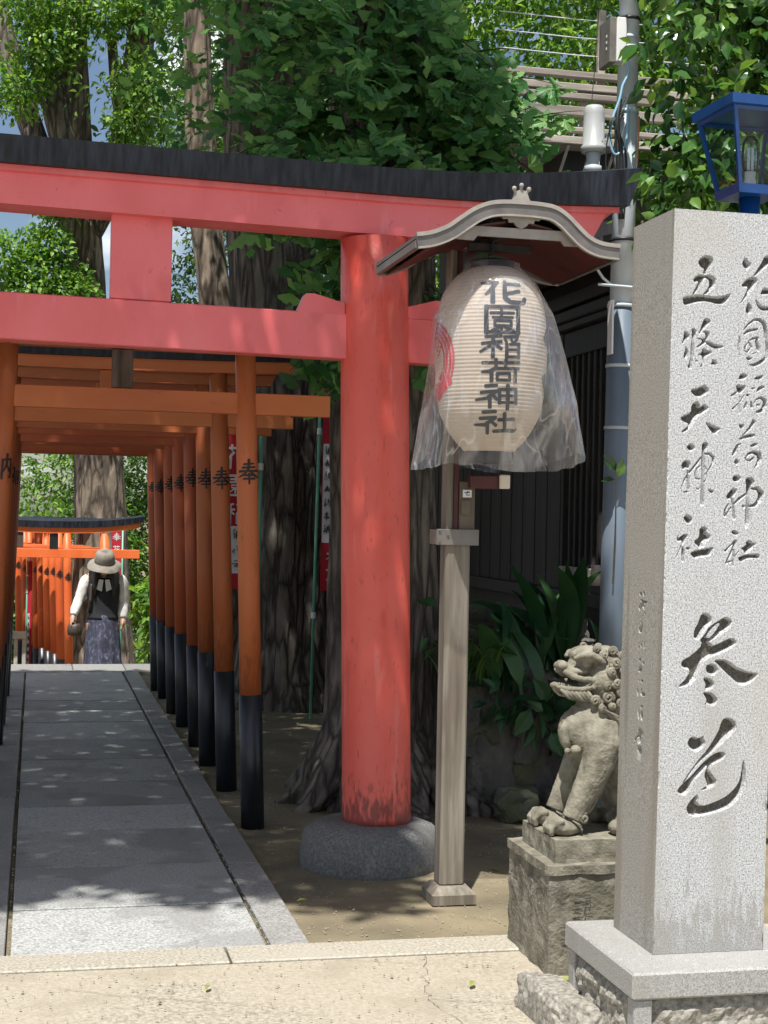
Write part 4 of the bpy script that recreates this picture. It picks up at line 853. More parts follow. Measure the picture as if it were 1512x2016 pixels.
# curved gable roof
RC = 1.735
prof = [(-.397, .0), (-.342, .010), (-.281, .036), (-.233, .070), (-.178, .108), (-.123, .131), (-.067, .140), (0, .1415), (.067, .140), (.131, .132), (.181, .105), (.225, .066), (.269, .029), (.320, .008), (.393, .002)]
def dense(pf, k=4):
    P = np.array(pf); t = np.arange(len(P)); tt = np.linspace(0, len(P)-1, (len(P)-1)*k+1)
    out = []
    for v in tt:
        i = min(int(v), len(P)-2); f = v-i
        p0 = P[max(i-1, 0)]; p1 = P[i]; p2 = P[i+1]; p3 = P[min(i+2, len(P)-1)]
        out.append(.5*((2*p1)+(-p0+p2)*f+(2*p0-5*p1+4*p2-p3)*f*f+(-p0+3*p1-3*p2+p3)*f**3))
    return out
PR = dense(prof)
def band(top, bot, y0, y1):
    """closed strip that follows the roof curve between offsets top and bot"""
    n = len(PR); nor = []
    for i in range(n):
        d = PR[min(i+1, n-1)]-PR[max(i-1, 0)]; d = d/np.linalg.norm(d); nor.append(np.array((-d[1], d[0])))
    rings = []
    for p, q in zip(PR, nor):
        a = p+q*top; b = p+q*bot
        rings.append([(RC+a[0], y0, 2.533+a[1]), (RC+a[0], y1, 2.533+a[1]), (RC+b[0], y1, 2.533+b[1]), (RC+b[0], y0, 2.533+b[1])])
    V, F = loft(rings)
    return V, [f[::-1] for f in F]
put('roof_sheet', band(.0, -.012, 5.462, 6.125), MAT['roofmetal'], post, False)
for y0, y1 in ((5.446, 5.4615), (6.1255, 6.141)):
    put('roof_rim', band(.008, -.007, y0-.006, y1+.006 if y0 > 6 else y1), MAT['roofrim'], post)
    put('fascia', band(-.0075, -.044, y0, y1), MAT['roofmetal'], post)
    put('fascia_bead', band(-.0445, -.0515, y0-.003, y1+.003 if y0 > 6 else y1), MAT['roofrim'], post)
for x, z in ((1.345, 2.518), (2.125, 2.518)):
    put('eave_beam', box(x-.008, x+.012, 5.464, 6.122, z-.032, z-.002, .002), MAT['roofmetal'], post)
for k in range(4):     # rafters under the sheet
    y = 5.53+k*.165
    put('rafter', band(-.013, -.032, y, y+.022), MAT['darkwood'], post)
def soffit(sx):
    return loft([[(RC+sx*.045, y, 2.612), (RC+sx*.13, y, 2.596), (RC+sx*.36, y, 2.487), (RC+sx*.36, y, 2.482), (RC+sx*.13, y, 2.588), (RC+sx*.045, y, 2.604)] for y in (5.49, 6.11)])
for sx in (-1, 1): put('soffit_board', soffit(sx), MAT['maroon'], post)
gb = [(-.184, .052), (.200, .052), (.259, -.001), (.187, -.002), (.172, .016), (-.155, .017), (-.169, -.001), (-.239, .001)]
put('gable_board', prism([(RC+x, 2.533+z) for x, z in gb], 5.48, 5.495), MAT['roofrim'], post)
orn = [(-.08, .095), (.08, .095), (.07, .083), (.052, .084), (.048, .070), (.03, .072), (.018, .058), (.0, .050), (-.018, .058), (-.03, .072), (-.048, .070), (-.052, .084), (-.07, .083)]
put('gable_pendant', prism([(RC+x+.01, 2.533+z) for x, z in orn], 5.468, 5.479), MAT['roofrim'], post)
fin = join(prism([(RC+x, 2.533+z) for x, z in ((-.036, .146), (.038, .146), (.030, .162), (.026, .176), (.016, .186), (.0, .192), (-.014, .186), (-.024, .176), (-.028, .162))], 5.448, 5.466),
           *[tube([(RC+a[0], 5.455, 2.533+a[1]), (RC+b[0], 5.448, 2.533+b[1])], .006, 8) for a, b in (((0, .188), (0, .204)), ((.02, .178), (.028, .192)), ((-.02, .178), (-.027, .192)))],
           *[ball((RC+x, 5.446, 2.533+z), .009, 10, 8) for x, z in ((0, .206), (.029, .193), (-.028, .193))])
put('ridge_finial', fin, MAT['roofrim'], post)

LC = (1.702, 5.69)
lantern = thing('paper_lantern', 'white paper lantern with black characters and red crest under a clear bag', 'lantern', (LC[0], LC[1], 1.72))
LPZ = [a for a, b in LANTERN_PROFILE]; LPR = [b for a, b in LANTERN_PROFILE]
def lr_smooth(z):
    # smooth the profile a little
    return sum(float(np.interp(z+d, LPZ, LPR))*w for d, w in ((-.014, .25), (0, .5), (.014, .25))) if LPZ[0]+.02 < z < LPZ[-1]-.012 else float(np.interp(z, LPZ, LPR))
def lantern_body():
    rings = []; n = 64; pitch = .0145
    zs = np.arange(1.757, 2.4641, .0145/4)
    for z in zs:
        rib = .0022*abs(math.sin(math.pi*(z-1.757)/pitch))
        r = lr_smooth(z)+rib
        rings.append([(LC[0]+r*math.sin(a), LC[1]-r*math.cos(a), z) for a in np.linspace(0, 2*math.pi, n, endpoint=False)])
    return loft(rings)
def paper_mat():
    m = M('lantern paper', [(.3, (.68, .58, .47)), (.7, (.76, .67, .56))], 5, .75, .1, 120)
    nt = m.node_tree; N = nt.nodes; bs = N['Principled BSDF']
    tr = N.new('ShaderNodeBsdfTranslucent'); tr.inputs['Color'].default_value = (.80, .62, .42, 1)
    mx = N.new('ShaderNodeMixShader'); mx.inputs[0].default_value = .3
    sock(nt, bs.outputs[0], mx.inputs[1]); sock(nt, tr.outputs[0], mx.inputs[2]); sock(nt, mx.outputs[0], N['Material Output'].inputs['Surface'])
    return m
MAT['paper'] = paper_mat()
MAT['lantink'] = M('lantern ink', [(.3, (.018, .019, .024)), (.7, (.035, .037, .045))], 14, .7, 0)
MAT['crestred'] = M('crest red', [(.3, (.50, .012, .02)), (.7, (.60, .025, .035))], 14, .7, 0)
body = put('paper_body', lantern_body(), MAT['paper'], lantern, True)
AZ = math.atan2(LC[0], LC[1])            # the lantern was looked at along this bearing
def on_lantern(a, z, lift):
    r = lr_smooth(z)+.0030+lift; b = a-AZ*1.0
    return (LC[0]+r*math.sin(b), LC[1]-r*math.cos(b), z)
def lantern_stroke(st, i):
    """angles in mrad, heights and widths in mm; lay the ribbon out in metres along the surface"""
    zm = st[0][1]/1000; r = lr_smooth(min(2.40, max(1.80, zm)))
    pts = [(a/1000*r, z/1000) for a, z, w in st]; ws = [w/1000*1.22 for a, z, w in st]
    return ribbon(pts, ws, lambda u, v, l: on_lantern(u/r, v, l), .006, i*.00004)
k0 = 0
for cnt in (6, 14, 14, 11, 11, 8):
    put('character', join(*[lantern_stroke(s, i) for i, s in enumerate(LANTERN_STROKES[k0:k0+cnt])]), MAT['lantink'], body); k0 += cnt
def crest(a0, zc, R, mat):
    parts = []
    r = .214; k = [0]
    def S(pts, w):
        k[0] += 1
        parts.append(ribbon(pts, w, lambda u, v, l: on_lantern(a0+u/r, zc+v, l), .008, k[0]*.00003))
    def arc(rad, t0, t1, w):
        n = 30; S([(rad*math.cos(t0+(t1-t0)*i/n), rad*math.sin(t0+(t1-t0)*i/n)) for i in range(n+1)], [w]*(n+1))
    for rad, w in ((.96, .066), (.85, .088), (.725, .088), (.61, .06)):
        arc(rad*R, -.62, 2.5, w*R)
        arc(rad*R, 3.6, 5.0, w*R) if rad < .9 else None
    for q in range(5):     # crossing sheaves at the foot
        o = (q-2)*.125*R
        S([(.10*R+o*.75, -.98*R+abs(o)*.2), (.72*R+o*.6, -.42*R-o*.55)], [.095*R]*2)
        S([(-.20*R-o*.6, -.80*R+o*.35), (.30*R-o*.6, -.72*R+o*.5)], [.08*R]*2) if q in (1, 3) else None
    for q in range(16):    # grains
        t = .35+q*.135; rr = R*(.44+.10*((q*7) % 3-1)*.9)
        S([(rr*math.cos(t)-.02*R, rr*math.sin(t)), (rr*math.cos(t)+.03*R, rr*math.sin(t)+.03*R)], [.06*R, .05*R])
    return join(*parts)
put('crest', crest(-1.38, 2.098, .152, MAT['crestred']), MAT['crestred'], body)
put('crest', crest(1.72, 2.098, .152, MAT['lantink']), MAT['lantink'], body)
put('bottom_ring', lathe([(1.712, .088), (1.714, .094), (1.752, .096), (1.760, .092)], 40, (LC[0], LC[1], 0)), MAT['black'], lantern, True)
put('top_ring', lathe([(2.452, .088), (2.458, .086), (2.492, .084), (2.498, .06)], 40, (LC[0], LC[1], 0)), MAT['black'], lantern, True)
put('hanger', tube([(LC[0], LC[1], 2.49), (LC[0], LC[1], 2.57)], .006, 8), MAT['black'], lantern)

def bag_mat():
    m = bpy.data.materials.new('clear plastic film'); m.use_nodes = True; nt = m.node_tree; N = nt.nodes; N.remove(N['Principled BSDF'])
    tr = N.new('ShaderNodeBsdfTransparent'); tr.inputs['Color'].default_value = (.95, .95, .96, 1)
    gl = N.new('ShaderNodeBsdfGlossy'); gl.inputs['Roughness'].default_value = .09; gl.inputs['Color'].default_value = (.95, .96, 1, 1)
    di = N.new('ShaderNodeBsdfDiffuse'); di.inputs['Color'].default_value = (.88, .89, .91, 1)
    tl = N.new('ShaderNodeBsdfTranslucent'); tl.inputs['Color'].default_value = (.88, .89, .91, 1)
    m1 = N.new('ShaderNodeMixShader'); m1.inputs[0].default_value = .5; sock(nt, di.outputs[0], m1.inputs[1]); sock(nt, tl.outputs[0], m1.inputs[2])
    m2 = N.new('ShaderNodeMixShader'); m2.inputs[0].default_value = .52; sock(nt, gl.outputs[0], m2.inputs[1]); sock(nt, m1.outputs[0], m2.inputs[2])
    lw = N.new('ShaderNodeLayerWeight'); lw.inputs['Blend'].default_value = .35
    tc = N.new('ShaderNodeTexCoord'); mp = N.new('ShaderNodeMapping'); mp.inputs['Scale'].default_value = (1.2, 1.2, .45); sock(nt, tc.outputs['Object'], mp.inputs[0])
    no = N.new('ShaderNodeTexNoise'); no.inputs['Scale'].default_value = 7; no.inputs['Detail'].default_value = 2; no.inputs['Distortion'].default_value = .6; sock(nt, mp.outputs[0], no.inputs['Vector'])
    bu = N.new('ShaderNodeBump'); bu.inputs['Strength'].default_value = .7; bu.inputs['Distance'].default_value = .03; rg_ = N.new('ShaderNodeMath'); rg_.operation = 'SUBTRACT'; rg_.inputs[1].default_value = .5; sock(nt, no.outputs['Fac'], rg_.inputs[0])
    ab = N.new('ShaderNodeMath'); ab.operation = 'ABSOLUTE'; sock(nt, rg_.outputs[0], ab.inputs[0]); sock(nt, ab.outputs[0], bu.inputs['Height'])
    for q in (gl, di, lw): sock(nt, bu.outputs[0], q.inputs['Normal'])
    mr = N.new('ShaderNodeMapRange'); mr.inputs['To Min'].default_value = .055; mr.inputs['To Max'].default_value = .46; sock(nt, lw.outputs['Facing'], mr.inputs['Value'])
    n2 = N.new('ShaderNodeTexNoise'); n2.inputs['Scale'].default_value = 5; n2.inputs['Detail'].default_value = 5; n2.inputs['Distortion'].default_value = 1.5; sock(nt, mp.outputs[0], n2.inputs['Vector'])
    cr = N.new('ShaderNodeMapRange'); cr.inputs['From Min'].default_value = .52; cr.inputs['From Max'].default_value = .74; cr.inputs['To Max'].default_value = .30; sock(nt, n2.outputs['Fac'], cr.inputs['Value'])
    c2 = N.new('ShaderNodeMapRange'); c2.inputs['From Min'].default_value = .018; c2.inputs['From Max'].default_value = .0; c2.inputs['To Max'].default_value = .22; sock(nt, ab.outputs[0], c2.inputs['Value'])
    sA = N.new('ShaderNodeMath'); sA.operation = 'ADD'; sock(nt, mr.outputs[0], sA.inputs[0]); sock(nt, cr.outputs[0], sA.inputs[1])
    sB = N.new('ShaderNodeMath'); sB.operation = 'ADD'; sock(nt, sA.outputs[0], sB.inputs[0]); sock(nt, c2.outputs[0], sB.inputs[1])
    m3 = N.new('ShaderNodeMixShader'); sock(nt, sB.outputs[0], m3.inputs[0]); sock(nt, tr.outputs[0], m3.inputs[1]); sock(nt, m2.outputs[0], m3.inputs[2])
    sock(nt, m3.outputs[0], N['Material Output'].inputs['Surface'])
    return m
def bag_mesh():
    zk = [2.505, 2.475, 2.40, 2.28, 2.12, 1.93, 1.80, 1.70]
    xl = [1.655, 1.602, 1.545, 1.482, 1.470, 1.448, 1.425, 1.405]
    xr = [1.755, 1.800, 1.872, 1.938, 1.985, 2.040, 2.066, 2.085]
    dp = [.05, .095, .175, .216, .226, .215, .185, .165]
    rings = []; n = 96; m = 70
    for j in range(m+1):
        t = j/m
        z0 = 2.505+(1.70-2.505)*t
        a = float(np.interp(-z0, [-v for v in zk], xl)); b = float(np.interp(-z0, [-v for v in zk], xr)); d = float(np.interp(-z0, [-v for v in zk], dp))
        cx = (a+b)/2; hw = (b-a)/2; ring = []
        for k in range(n):
            th = 2*math.pi*k/n; c, s = math.cos(th), math.sin(th)
            e = .85
            x = cx+hw*math.copysign(abs(c)**e, c)
            # lantern sits left of the bag's middle: keep the film clear of the paper
            y = LC[1]+d*math.copysign(abs(s)**e, s)
            q = fbm((c*1.6+.3, s*1.6, z0*.9+4), 1.7, 3); q2 = fbm((c*3.2, s*3.2, z0*2.0), 1.5, 2)
            w = .006+.016*max(0, t-.4)
            x += c*w*(q*1.1+q2*.5); y += s*w*(q*1.1+q2*.5)
            z = z0 + t**3*(.045*max(0, c)**1.2 - .035*max(0, -s)*(1-abs(c)) + .02*math.sin(th*3+1))
            z += .010*t**6*noise.noise(Vector((c*5, s*5, 1.3)))
            dx, dy = x-LC[0], y-LC[1]; rr = math.hypot(dx, dy); need = lr_smooth(min(2.455, max(1.76, z)))+.006 if 1.70 < z < 2.49 else .0
            if rr < need: x, y = LC[0]+dx/rr*need, LC[1]+dy/rr*need
            ring.append((x, y, z))
        rings.append(ring)
    return loft(rings, True, False)
MAT['bag'] = bag_mat()
bag = put('plastic_bag', bag_mesh(), MAT['bag'], None, True)
tag(bag, 'clear wrinkled plastic bag pulled over the paper lantern', 'plastic bag')

# ================================================================== blue street lantern behind the pillar
bl = thing('blue_lamp', 'blue metal lantern lamp on a blue post behind the granite pillar', 'lamp', (2.755, 5.66, 0))
c0 = Vector((2.757, 5.66, 0))
def quadring(h, z): return [(c0.x-h, c0.y-h, z), (c0.x+h, c0.y-h, z), (c0.x+h, c0.y+h, z), (c0.x-h, c0.y+h, z)]
def spin(vf): return rotz(vf, .04, c0)
put('post', tube([(c0.x, c0.y, -.05), (c0.x, c0.y, 1.0), (c0.x, c0.y, 2.80)], .042, 28), MAT['blue'], bl, True)
put('base_plate', spin(loft([quadring(.088, 2.80), quadring(.098, 2.80), quadring(.103, 2.835), quadring(.06, 2.838)])), MAT['blue'], bl)
for i in range(4):
    a = [(-1, -1), (1, -1), (1, 1), (-1, 1)][i]
    put('corner_bar', spin(tube([(c0.x+a[0]*.093, c0.y+a[1]*.093, 2.83), (c0.x+a[0]*.152, c0.y+a[1]*.152, 3.13)], .0105, 4)), MAT['blue'], bl)
    b = [(-1, -1), (1, -1), (1, 1), (-1, 1)][(i+1) % 4]
    put('top_rail', spin(tube([(c0.x+a[0]*.15, c0.y+a[1]*.15, 3.122), (c0.x+b[0]*.15, c0.y+b[1]*.15, 3.122)], .012, 4)), MAT['blue'], bl)
def glass_mat():
    m = bpy.data.materials.new('lamp pane glass'); m.use_nodes = True; nt = m.node_tree; N = nt.nodes; N.remove(N['Principled BSDF'])
    t = N.new('ShaderNodeBsdfTransparent'); t.inputs['Color'].default_value = (.86, .92, .96, 1); g = N.new('ShaderNodeBsdfGlossy'); g.inputs['Roughness'].default_value = .03
    f = N.new('ShaderNodeFresnel'); f.inputs['IOR'].default_value = 1.45; x = N.new('ShaderNodeMixShader')
    sock(nt, f.outputs[0], x.inputs[0]); sock(nt, t.outputs[0], x.inputs[1]); sock(nt, g.outputs[0], x.inputs[2]); sock(nt, x.outputs[0], N['Material Output'].inputs['Surface']); return m
MAT['glass'] = glass_mat()
for i in range(4):
    q0 = quadring(.091, 2.842); q1 = quadring(.148, 3.115); j = (i+1) % 4
    put('pane', spin((np.array([q0[i], q0[j], q1[j], q1[i]]), [(0, 1, 2, 3)])), MAT['glass'], bl)
roofp = []
for k, (h, z) in enumerate(((.160, 3.124), (.172, 3.128), (.176, 3.152), (.150, 3.146), (.10, 3.152), (.05, 3.165), (.02, 3.172))):
    roofp.append([(x, y, zz+(.012 if k == 2 else 0)) for x, y, zz in quadring(h, z)])
put('roof', spin(loft(roofp)), MAT['blue'], bl)
bulb = put('bulb', lathe([(2.905, .028), (2.93, .034), (2.97, .036), (3.02, .034), (3.045, .02)], 24, (c0.x, c0.y, 0)), MAT['glass'], bl, True)
put('filament', tube([(c0.x-.008, c0.y, 2.91), (c0.x-.008, c0.y, 3.0), (c0.x+.008, c0.y, 3.0), (c0.x+.008, c0.y, 2.91)], .006, 8), MAT['bannerwhite'], bulb)
put('bulb_holder', lathe([(2.836, .024), (2.87, .024), (2.875, .02), (2.905, .022)], 24, (c0.x, c0.y, 0)), MAT['white'], bl, True)

# ================================================================== utility pole with its fittings
up = thing('utility_pole', 'grey steel utility pole with cables strapped to it beside the dark building', 'utility pole', (2.74, 7.0, 0))
lp = lambda z: (2.728+.008*z, 7.0, z)
put('pole', tube([lp(-.1), lp(1.2), lp(2.55)], [.068, .066, .064], 28), MAT['polepaint'], up, True)
put('pole', tube([lp(2.50), lp(3.1), lp(3.49)], [.058, .056, .055], 28), MAT['polegrey'], up, True)
put('pole', tube([lp(3.47), lp(4.6), lp(6.2)], [.050, .049, .046], 28), MAT['polegrey'], up, True)
for z, r in ((3.93, .054), (3.84, .0515), (3.79, .0515), (3.48, .057), (2.86, .060), (2.25, .068), (2.54, .068), (1.95, .068)):
    put('strap', tube([lp(z-.008), lp(z+.008)], r+.002, 28), MAT['cable_black'] if z in (3.93, 2.86) else MAT['polegrey'], up, True)
put('number_plate', box(2.672, 2.682, 6.925, 6.985, 2.30, 2.56, .002), MAT['white'], up)
bracket = put('cross_bracket', tube([(2.60, 6.93, 2.63), (2.82, 6.91, 2.62)], .007, 8), MAT['polegrey'], up)
cab = thing('cable_loop', 'light blue cable hanging in a loop from the utility pole', 'cable', (2.70, 6.93, 3.1))
def bez(pts, n=30):
    P = np.array(pts); return [tuple(p) for p in dense(P, max(2, n//len(pts)))]
put('cable', tube(bez([(2.71, 6.935, 3.72), (2.735, 6.93, 3.66), (2.705, 6.93, 3.59), (2.69, 6.93, 3.52), (2.655, 6.93, 3.42), (2.645, 6.93, 3.33), (2.665, 6.93, 3.26), (2.70, 6.93, 3.27), (2.73, 6.93, 3.34), (2.735, 6.935, 3.50)]), .0065, 8), MAT['cable_blue'], cab, True)
cb2 = thing('black_cables', 'tangle of thin black cables on the utility pole above the torii', 'cable', (2.72, 6.93, 2.9))
rr = random.Random(5)
for k in range(9):
    x = 2.675+rr.uniform(-.02, .05)
    put('cable', tube(bez([(x, 6.94, 3.50+rr.uniform(-.05, .05)), (x-.04+rr.uniform(-.03, .03), 6.92, 3.40), (x-.02+rr.uniform(-.03, .03), 6.93, 3.25), (x+rr.uniform(-.02, .02), 6.935, 2.95)]), .0035 if k else .011, 6), MAT['cable_black'], cb2, True)
cd = put('conduit', tube([(2.800, 6.98, 3.22), (2.806, 6.98, 3.46)], .011, 10), MAT['conduit'], None, True); tag(cd, 'short orange conduit beside the utility pole', 'conduit')
wb = thing('junction_cabinet', 'white cabinet mounted on the upper utility pole', 'cabinet', (2.70, 7.08, 3.70))
put('cabinet_door', box(2.672, 2.722, 6.93, 7.0, 3.705, 3.918, .004), MAT['white'], wb)
put('cabinet_body', box(2.640, 2.6715, 6.94, 7.09, 3.70, 3.92, .004), MAT['steelgrey'], wb)
for z in (3.77, 3.80, 3.83): put('hole', box(2.6375, 2.6398, 6.98, 6.99, z, z+.012), MAT['white'], wb)

ant = thing('antenna_unit', 'grey cylindrical antenna housing standing on the building roof', 'antenna', (2.575, 6.99, 3.08))
ax, ay = 2.585, 6.99
put('housing', lathe([(3.270, .050), (3.271, .058), (3.290, .061), (3.300, .060), (3.305, .0525), (3.455, .050), (3.480, .048), (3.495, .040), (3.500, .02)], 36, (ax, ay, 0)), MAT['plastic'], ant, True)
put('label_plate', join(*[(np.array([(ax+.0535*math.sin(a), ay-.0535*math.cos(a), 3.320), (ax+.0535*math.sin(a+.12), ay-.0535*math.cos(a+.12), 3.320), (ax+.0525*math.sin(a+.12), ay-.0525*math.cos(a+.12), 3.410), (ax+.0525*math.sin(a), ay-.0525*math.cos(a), 3.410)]), [(0, 1, 2, 3)]) for a in (.45, .57)]), MAT['white'], ant)
put('connector', join(lathe([(3.175, .03), (3.180, .042), (3.205, .042), (3.210, .03), (3.269, .036)], 24, (ax, ay, 0)), *[tube([(ax+.03*math.cos(a), ay+.03*math.sin(a), 3.075), (ax+.03*math.cos(a), ay+.03*math.sin(a), 3.185)], .007, 8) for a in (0, 1.3, 2.6, 3.9, 5.2)]), MAT['polegrey'], ant, True)
put('mast', tube([(ax, ay, 3.015), (ax, ay, 3.185)], .016, 12), MAT['cable_black'], ant)
put('whip', tube([(ax-.015, ay, 3.495), (ax, ay, 3.7), (ax+.02, ay, 4.1)], .002, 6), MAT['cable_black'], ant)
# ================================================================== the dark wooden building, veranda fence, rocks
bd = thing('wooden_building', 'dark timber building with lattice window in deep shade behind the pole', 'building', (4.5, 9.8, 0))
WX = 3.0
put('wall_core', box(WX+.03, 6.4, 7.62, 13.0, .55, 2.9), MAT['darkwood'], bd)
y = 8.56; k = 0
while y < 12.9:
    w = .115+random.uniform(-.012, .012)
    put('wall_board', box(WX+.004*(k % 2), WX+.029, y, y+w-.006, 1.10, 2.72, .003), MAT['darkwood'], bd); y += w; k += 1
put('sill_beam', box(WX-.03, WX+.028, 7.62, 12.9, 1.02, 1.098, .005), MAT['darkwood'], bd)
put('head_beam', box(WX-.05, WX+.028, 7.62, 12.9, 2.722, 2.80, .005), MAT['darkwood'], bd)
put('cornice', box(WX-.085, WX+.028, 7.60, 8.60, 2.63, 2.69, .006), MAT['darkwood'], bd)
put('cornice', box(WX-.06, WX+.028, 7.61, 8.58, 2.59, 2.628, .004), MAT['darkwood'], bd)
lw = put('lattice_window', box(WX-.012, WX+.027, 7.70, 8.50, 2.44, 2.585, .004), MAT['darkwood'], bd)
put('frame', box(WX-.016, WX+.02, 8.462, 8.50, 1.235, 2.439, .003), MAT['darkwood'], lw)
put('frame', box(WX-.016, WX+.02, 7.70, 7.74, 1.235, 2.439, .003), MAT['darkwood'], lw)
put('frame', box(WX-.02, WX+.02, 7.70, 8.50, 1.17, 1.234, .003), MAT['fencewood'], lw)
for i in range(7):
    yy = 7.80+i*.094
    put('slat', box(WX-.008, WX+.014, yy, yy+.026, 1.236, 2.438, .003), MAT['darkwood'], lw)
for i in range(8):
    zz = 1.36+i*.14
    put('crossbar', box(WX+.016, WX+.025, 7.742, 8.46, zz, zz+.018, .002), MAT['darkwood'], lw)
put('hanging_bar', tube([(WX-.05, 7.80, 1.15), (WX-.05, 7.80, 1.262)], .03, 16), MAT['fencewood'], bd, True)
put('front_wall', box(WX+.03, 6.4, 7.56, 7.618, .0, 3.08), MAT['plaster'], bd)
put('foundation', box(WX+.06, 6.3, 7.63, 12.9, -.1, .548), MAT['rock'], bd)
# lower roof: sheet with an edge board, rafters below
def slope(x0, z0, x1, z1, y0, y1, t):
    return np.array([(x0, y0, z0), (x1, y0, z1), (x1, y1, z1), (x0, y1, z0), (x0, y0, z0+t), (x1, y0, z1+t), (x1, y1, z1+t), (x0, y1, z0+t)]), [(3, 2, 1, 0), (4, 5, 6, 7), (0, 1, 5, 4), (1, 2, 6, 5), (2, 3, 7, 6), (3, 0, 4, 7)]
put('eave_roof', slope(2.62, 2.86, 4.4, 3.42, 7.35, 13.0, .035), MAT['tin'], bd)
put('eave_edge', box(2.600, 2.6185, 7.34, 13.0, 2.83, 2.90, .003), MAT['fencewood'], bd)
for i in range(12):
    yy = 7.5+i*.42
    put('rafter', slope(2.66, 2.80, 3.02, 2.915, yy, yy+.045, .055), MAT['darkwood'], bd)
put('upper_wall', box(3.35, 6.2, 9.6, 12.8, 3.05, 3.93), MAT['darkwood'], bd)
put('veranda_floor', box(2.85, 6.2, 9.42, 12.8, 3.935, 3.985, .004), MAT['fencewood'], bd)
for i in range(7):
    xx = 2.95+i*.16
    put('bracket', tube([(xx, 9.585, 3.62), (xx+.02, 9.50, 3.78), (xx+.05, 9.44, 3.93)], .011, 6), MAT['fencewood'], bd)
fence = thing('veranda_fence', 'silvered wooden railing with posts and wires above the building roof', 'fence', (3.4, 9.5, 3.985))
for z0, z1 in ((4.385, 4.425), (4.300, 4.345), (4.245, 4.282), (4.135, 4.195), (4.03, 4.06)):
    put('rail', box(2.86, 4.5, 9.47, 9.53, z0, z1, .004), MAT['fencewood'], fence)
for x, z1, w in ((3.572, 4.86, .05), (3.455, 4.26, .034), (2.87, 4.45, .05), (4.40, 4.86, .05)):
    put('fence_post', box(x-w/2, x+w/2, 9.532, 9.575, 3.985, z1, .004), MAT['fencewood'], fence)
for z in (4.80, 4.68, 4.565):
    put('wire', tube([(2.87, 9.553, z-.005), (3.4, 9.553, z-.012), (4.4, 9.553, z)], .0035, 6), MAT['bannerwhite'], fence)

bank = thing('rock_bank', 'bank of dark mossy boulders below the wooden building', 'rocks', (2.6, 7.8, 0))
rb = random.Random(12)
rocks = [((2.33, 7.62, .26), (.17, .18, .33)), ((2.26, 7.60, .50), (.16, .18, .26)), ((2.55, 7.66, .18), (.20, .18, .26)), ((2.58, 7.70, .55), (.22, .2, .25)), ((2.80, 7.62, .25), (.2, .2, .32)),
         ((2.86, 7.72, .65), (.22, .22, .25)), ((2.12, 7.92, .20), (.2, .2, .26)), ((2.18, 8.05, .50), (.24, .22, .28)), ((2.42, 7.95, .78), (.24, .22, .18)), ((2.70, 7.95, .84), (.25, .25, .16)),
         ((2.0, 8.4, .34), (.25, .25, .40)), ((2.25, 8.5, .7), (.28, .3, .30)), ((2.6, 8.5, .75), (.3, .3, .3)), ((2.95, 7.45, .12), (.2, .18, .2)), ((2.40, 7.42, .06), (.13, .12, .10)), ((2.62, 7.44, .05), (.12, .1, .1)), ((3.0, 7.3, .3), (.22, .2, .32)), ((2.48, 7.58, .40), (.13, .12, .18))]
for i, (c, r) in enumerate(rocks):
    put('boulder', rotz(boulder(c, r, i*1.37+.5, .33, 4, .62), rb.uniform(-.5, .5), c), MAT['rock'], bank, False)

# ================================================================== leaves and trees
def fan_leaf():
    V = [(-.006, 0, 0), (.006, 0, 0), (.006, .40, .01), (-.006, .40, .01)]; F = [(0, 1, 2, 3)]
    b = len(V); V.append((0, .38, .012))
    n = 10
    for i in range(n+1):
        a = math.radians(-66+132*i/n)
        r = .62*(1-.06*abs(math.sin(i*2.1))); r *= .72 if i == n//2 else 1.0
        V.append((r*math.sin(a), .38+r*math.cos(a)*.92, .07*math.cos(a*2.2)-.05*(i % 2)))
    F += [(b, b+2+i, b+1+i) for i in range(n)]
    return np.array(V), F
def oval_leaf(w=.42, fold=.10, tip=.06):
    V = np.array([(0, 0, 0), (-w*.42, .30, fold), (0, .32, 0), (w*.42, .30, fold), (-w*.5, .60, fold*.8), (0, .64, -tip), (w*.5, .60, fold*.8), (0, 1.0, -tip*2.2)])
    V[4][0] *= .82; V[6][0] *= .82
    F = [(0, 2, 1), (0, 3, 2), (1, 2, 5, 4), (2, 3, 6, 5), (4, 5, 7), (5, 6, 7)]
    return V, F
def quad_leaf(w=.55):
    return np.array([(0, 0, 0), (-w/2, .5, .08), (0, 1, -.06), (w/2, .5, .08)]), [(0, 3, 2, 1)]
LEAF = {'fan': fan_leaf(), 'oval': oval_leaf(), 'broad': oval_leaf(.62, .08, .05), 'quad': quad_leaf()}
def unit(a): return a/np.maximum(1e-9, np.linalg.norm(a, axis=-1, keepdims=True))
def frames(D, Nn):
    D = unit(D); X = unit(np.cross(D, Nn)); Z = np.cross(X, D)
    return X, D, Z
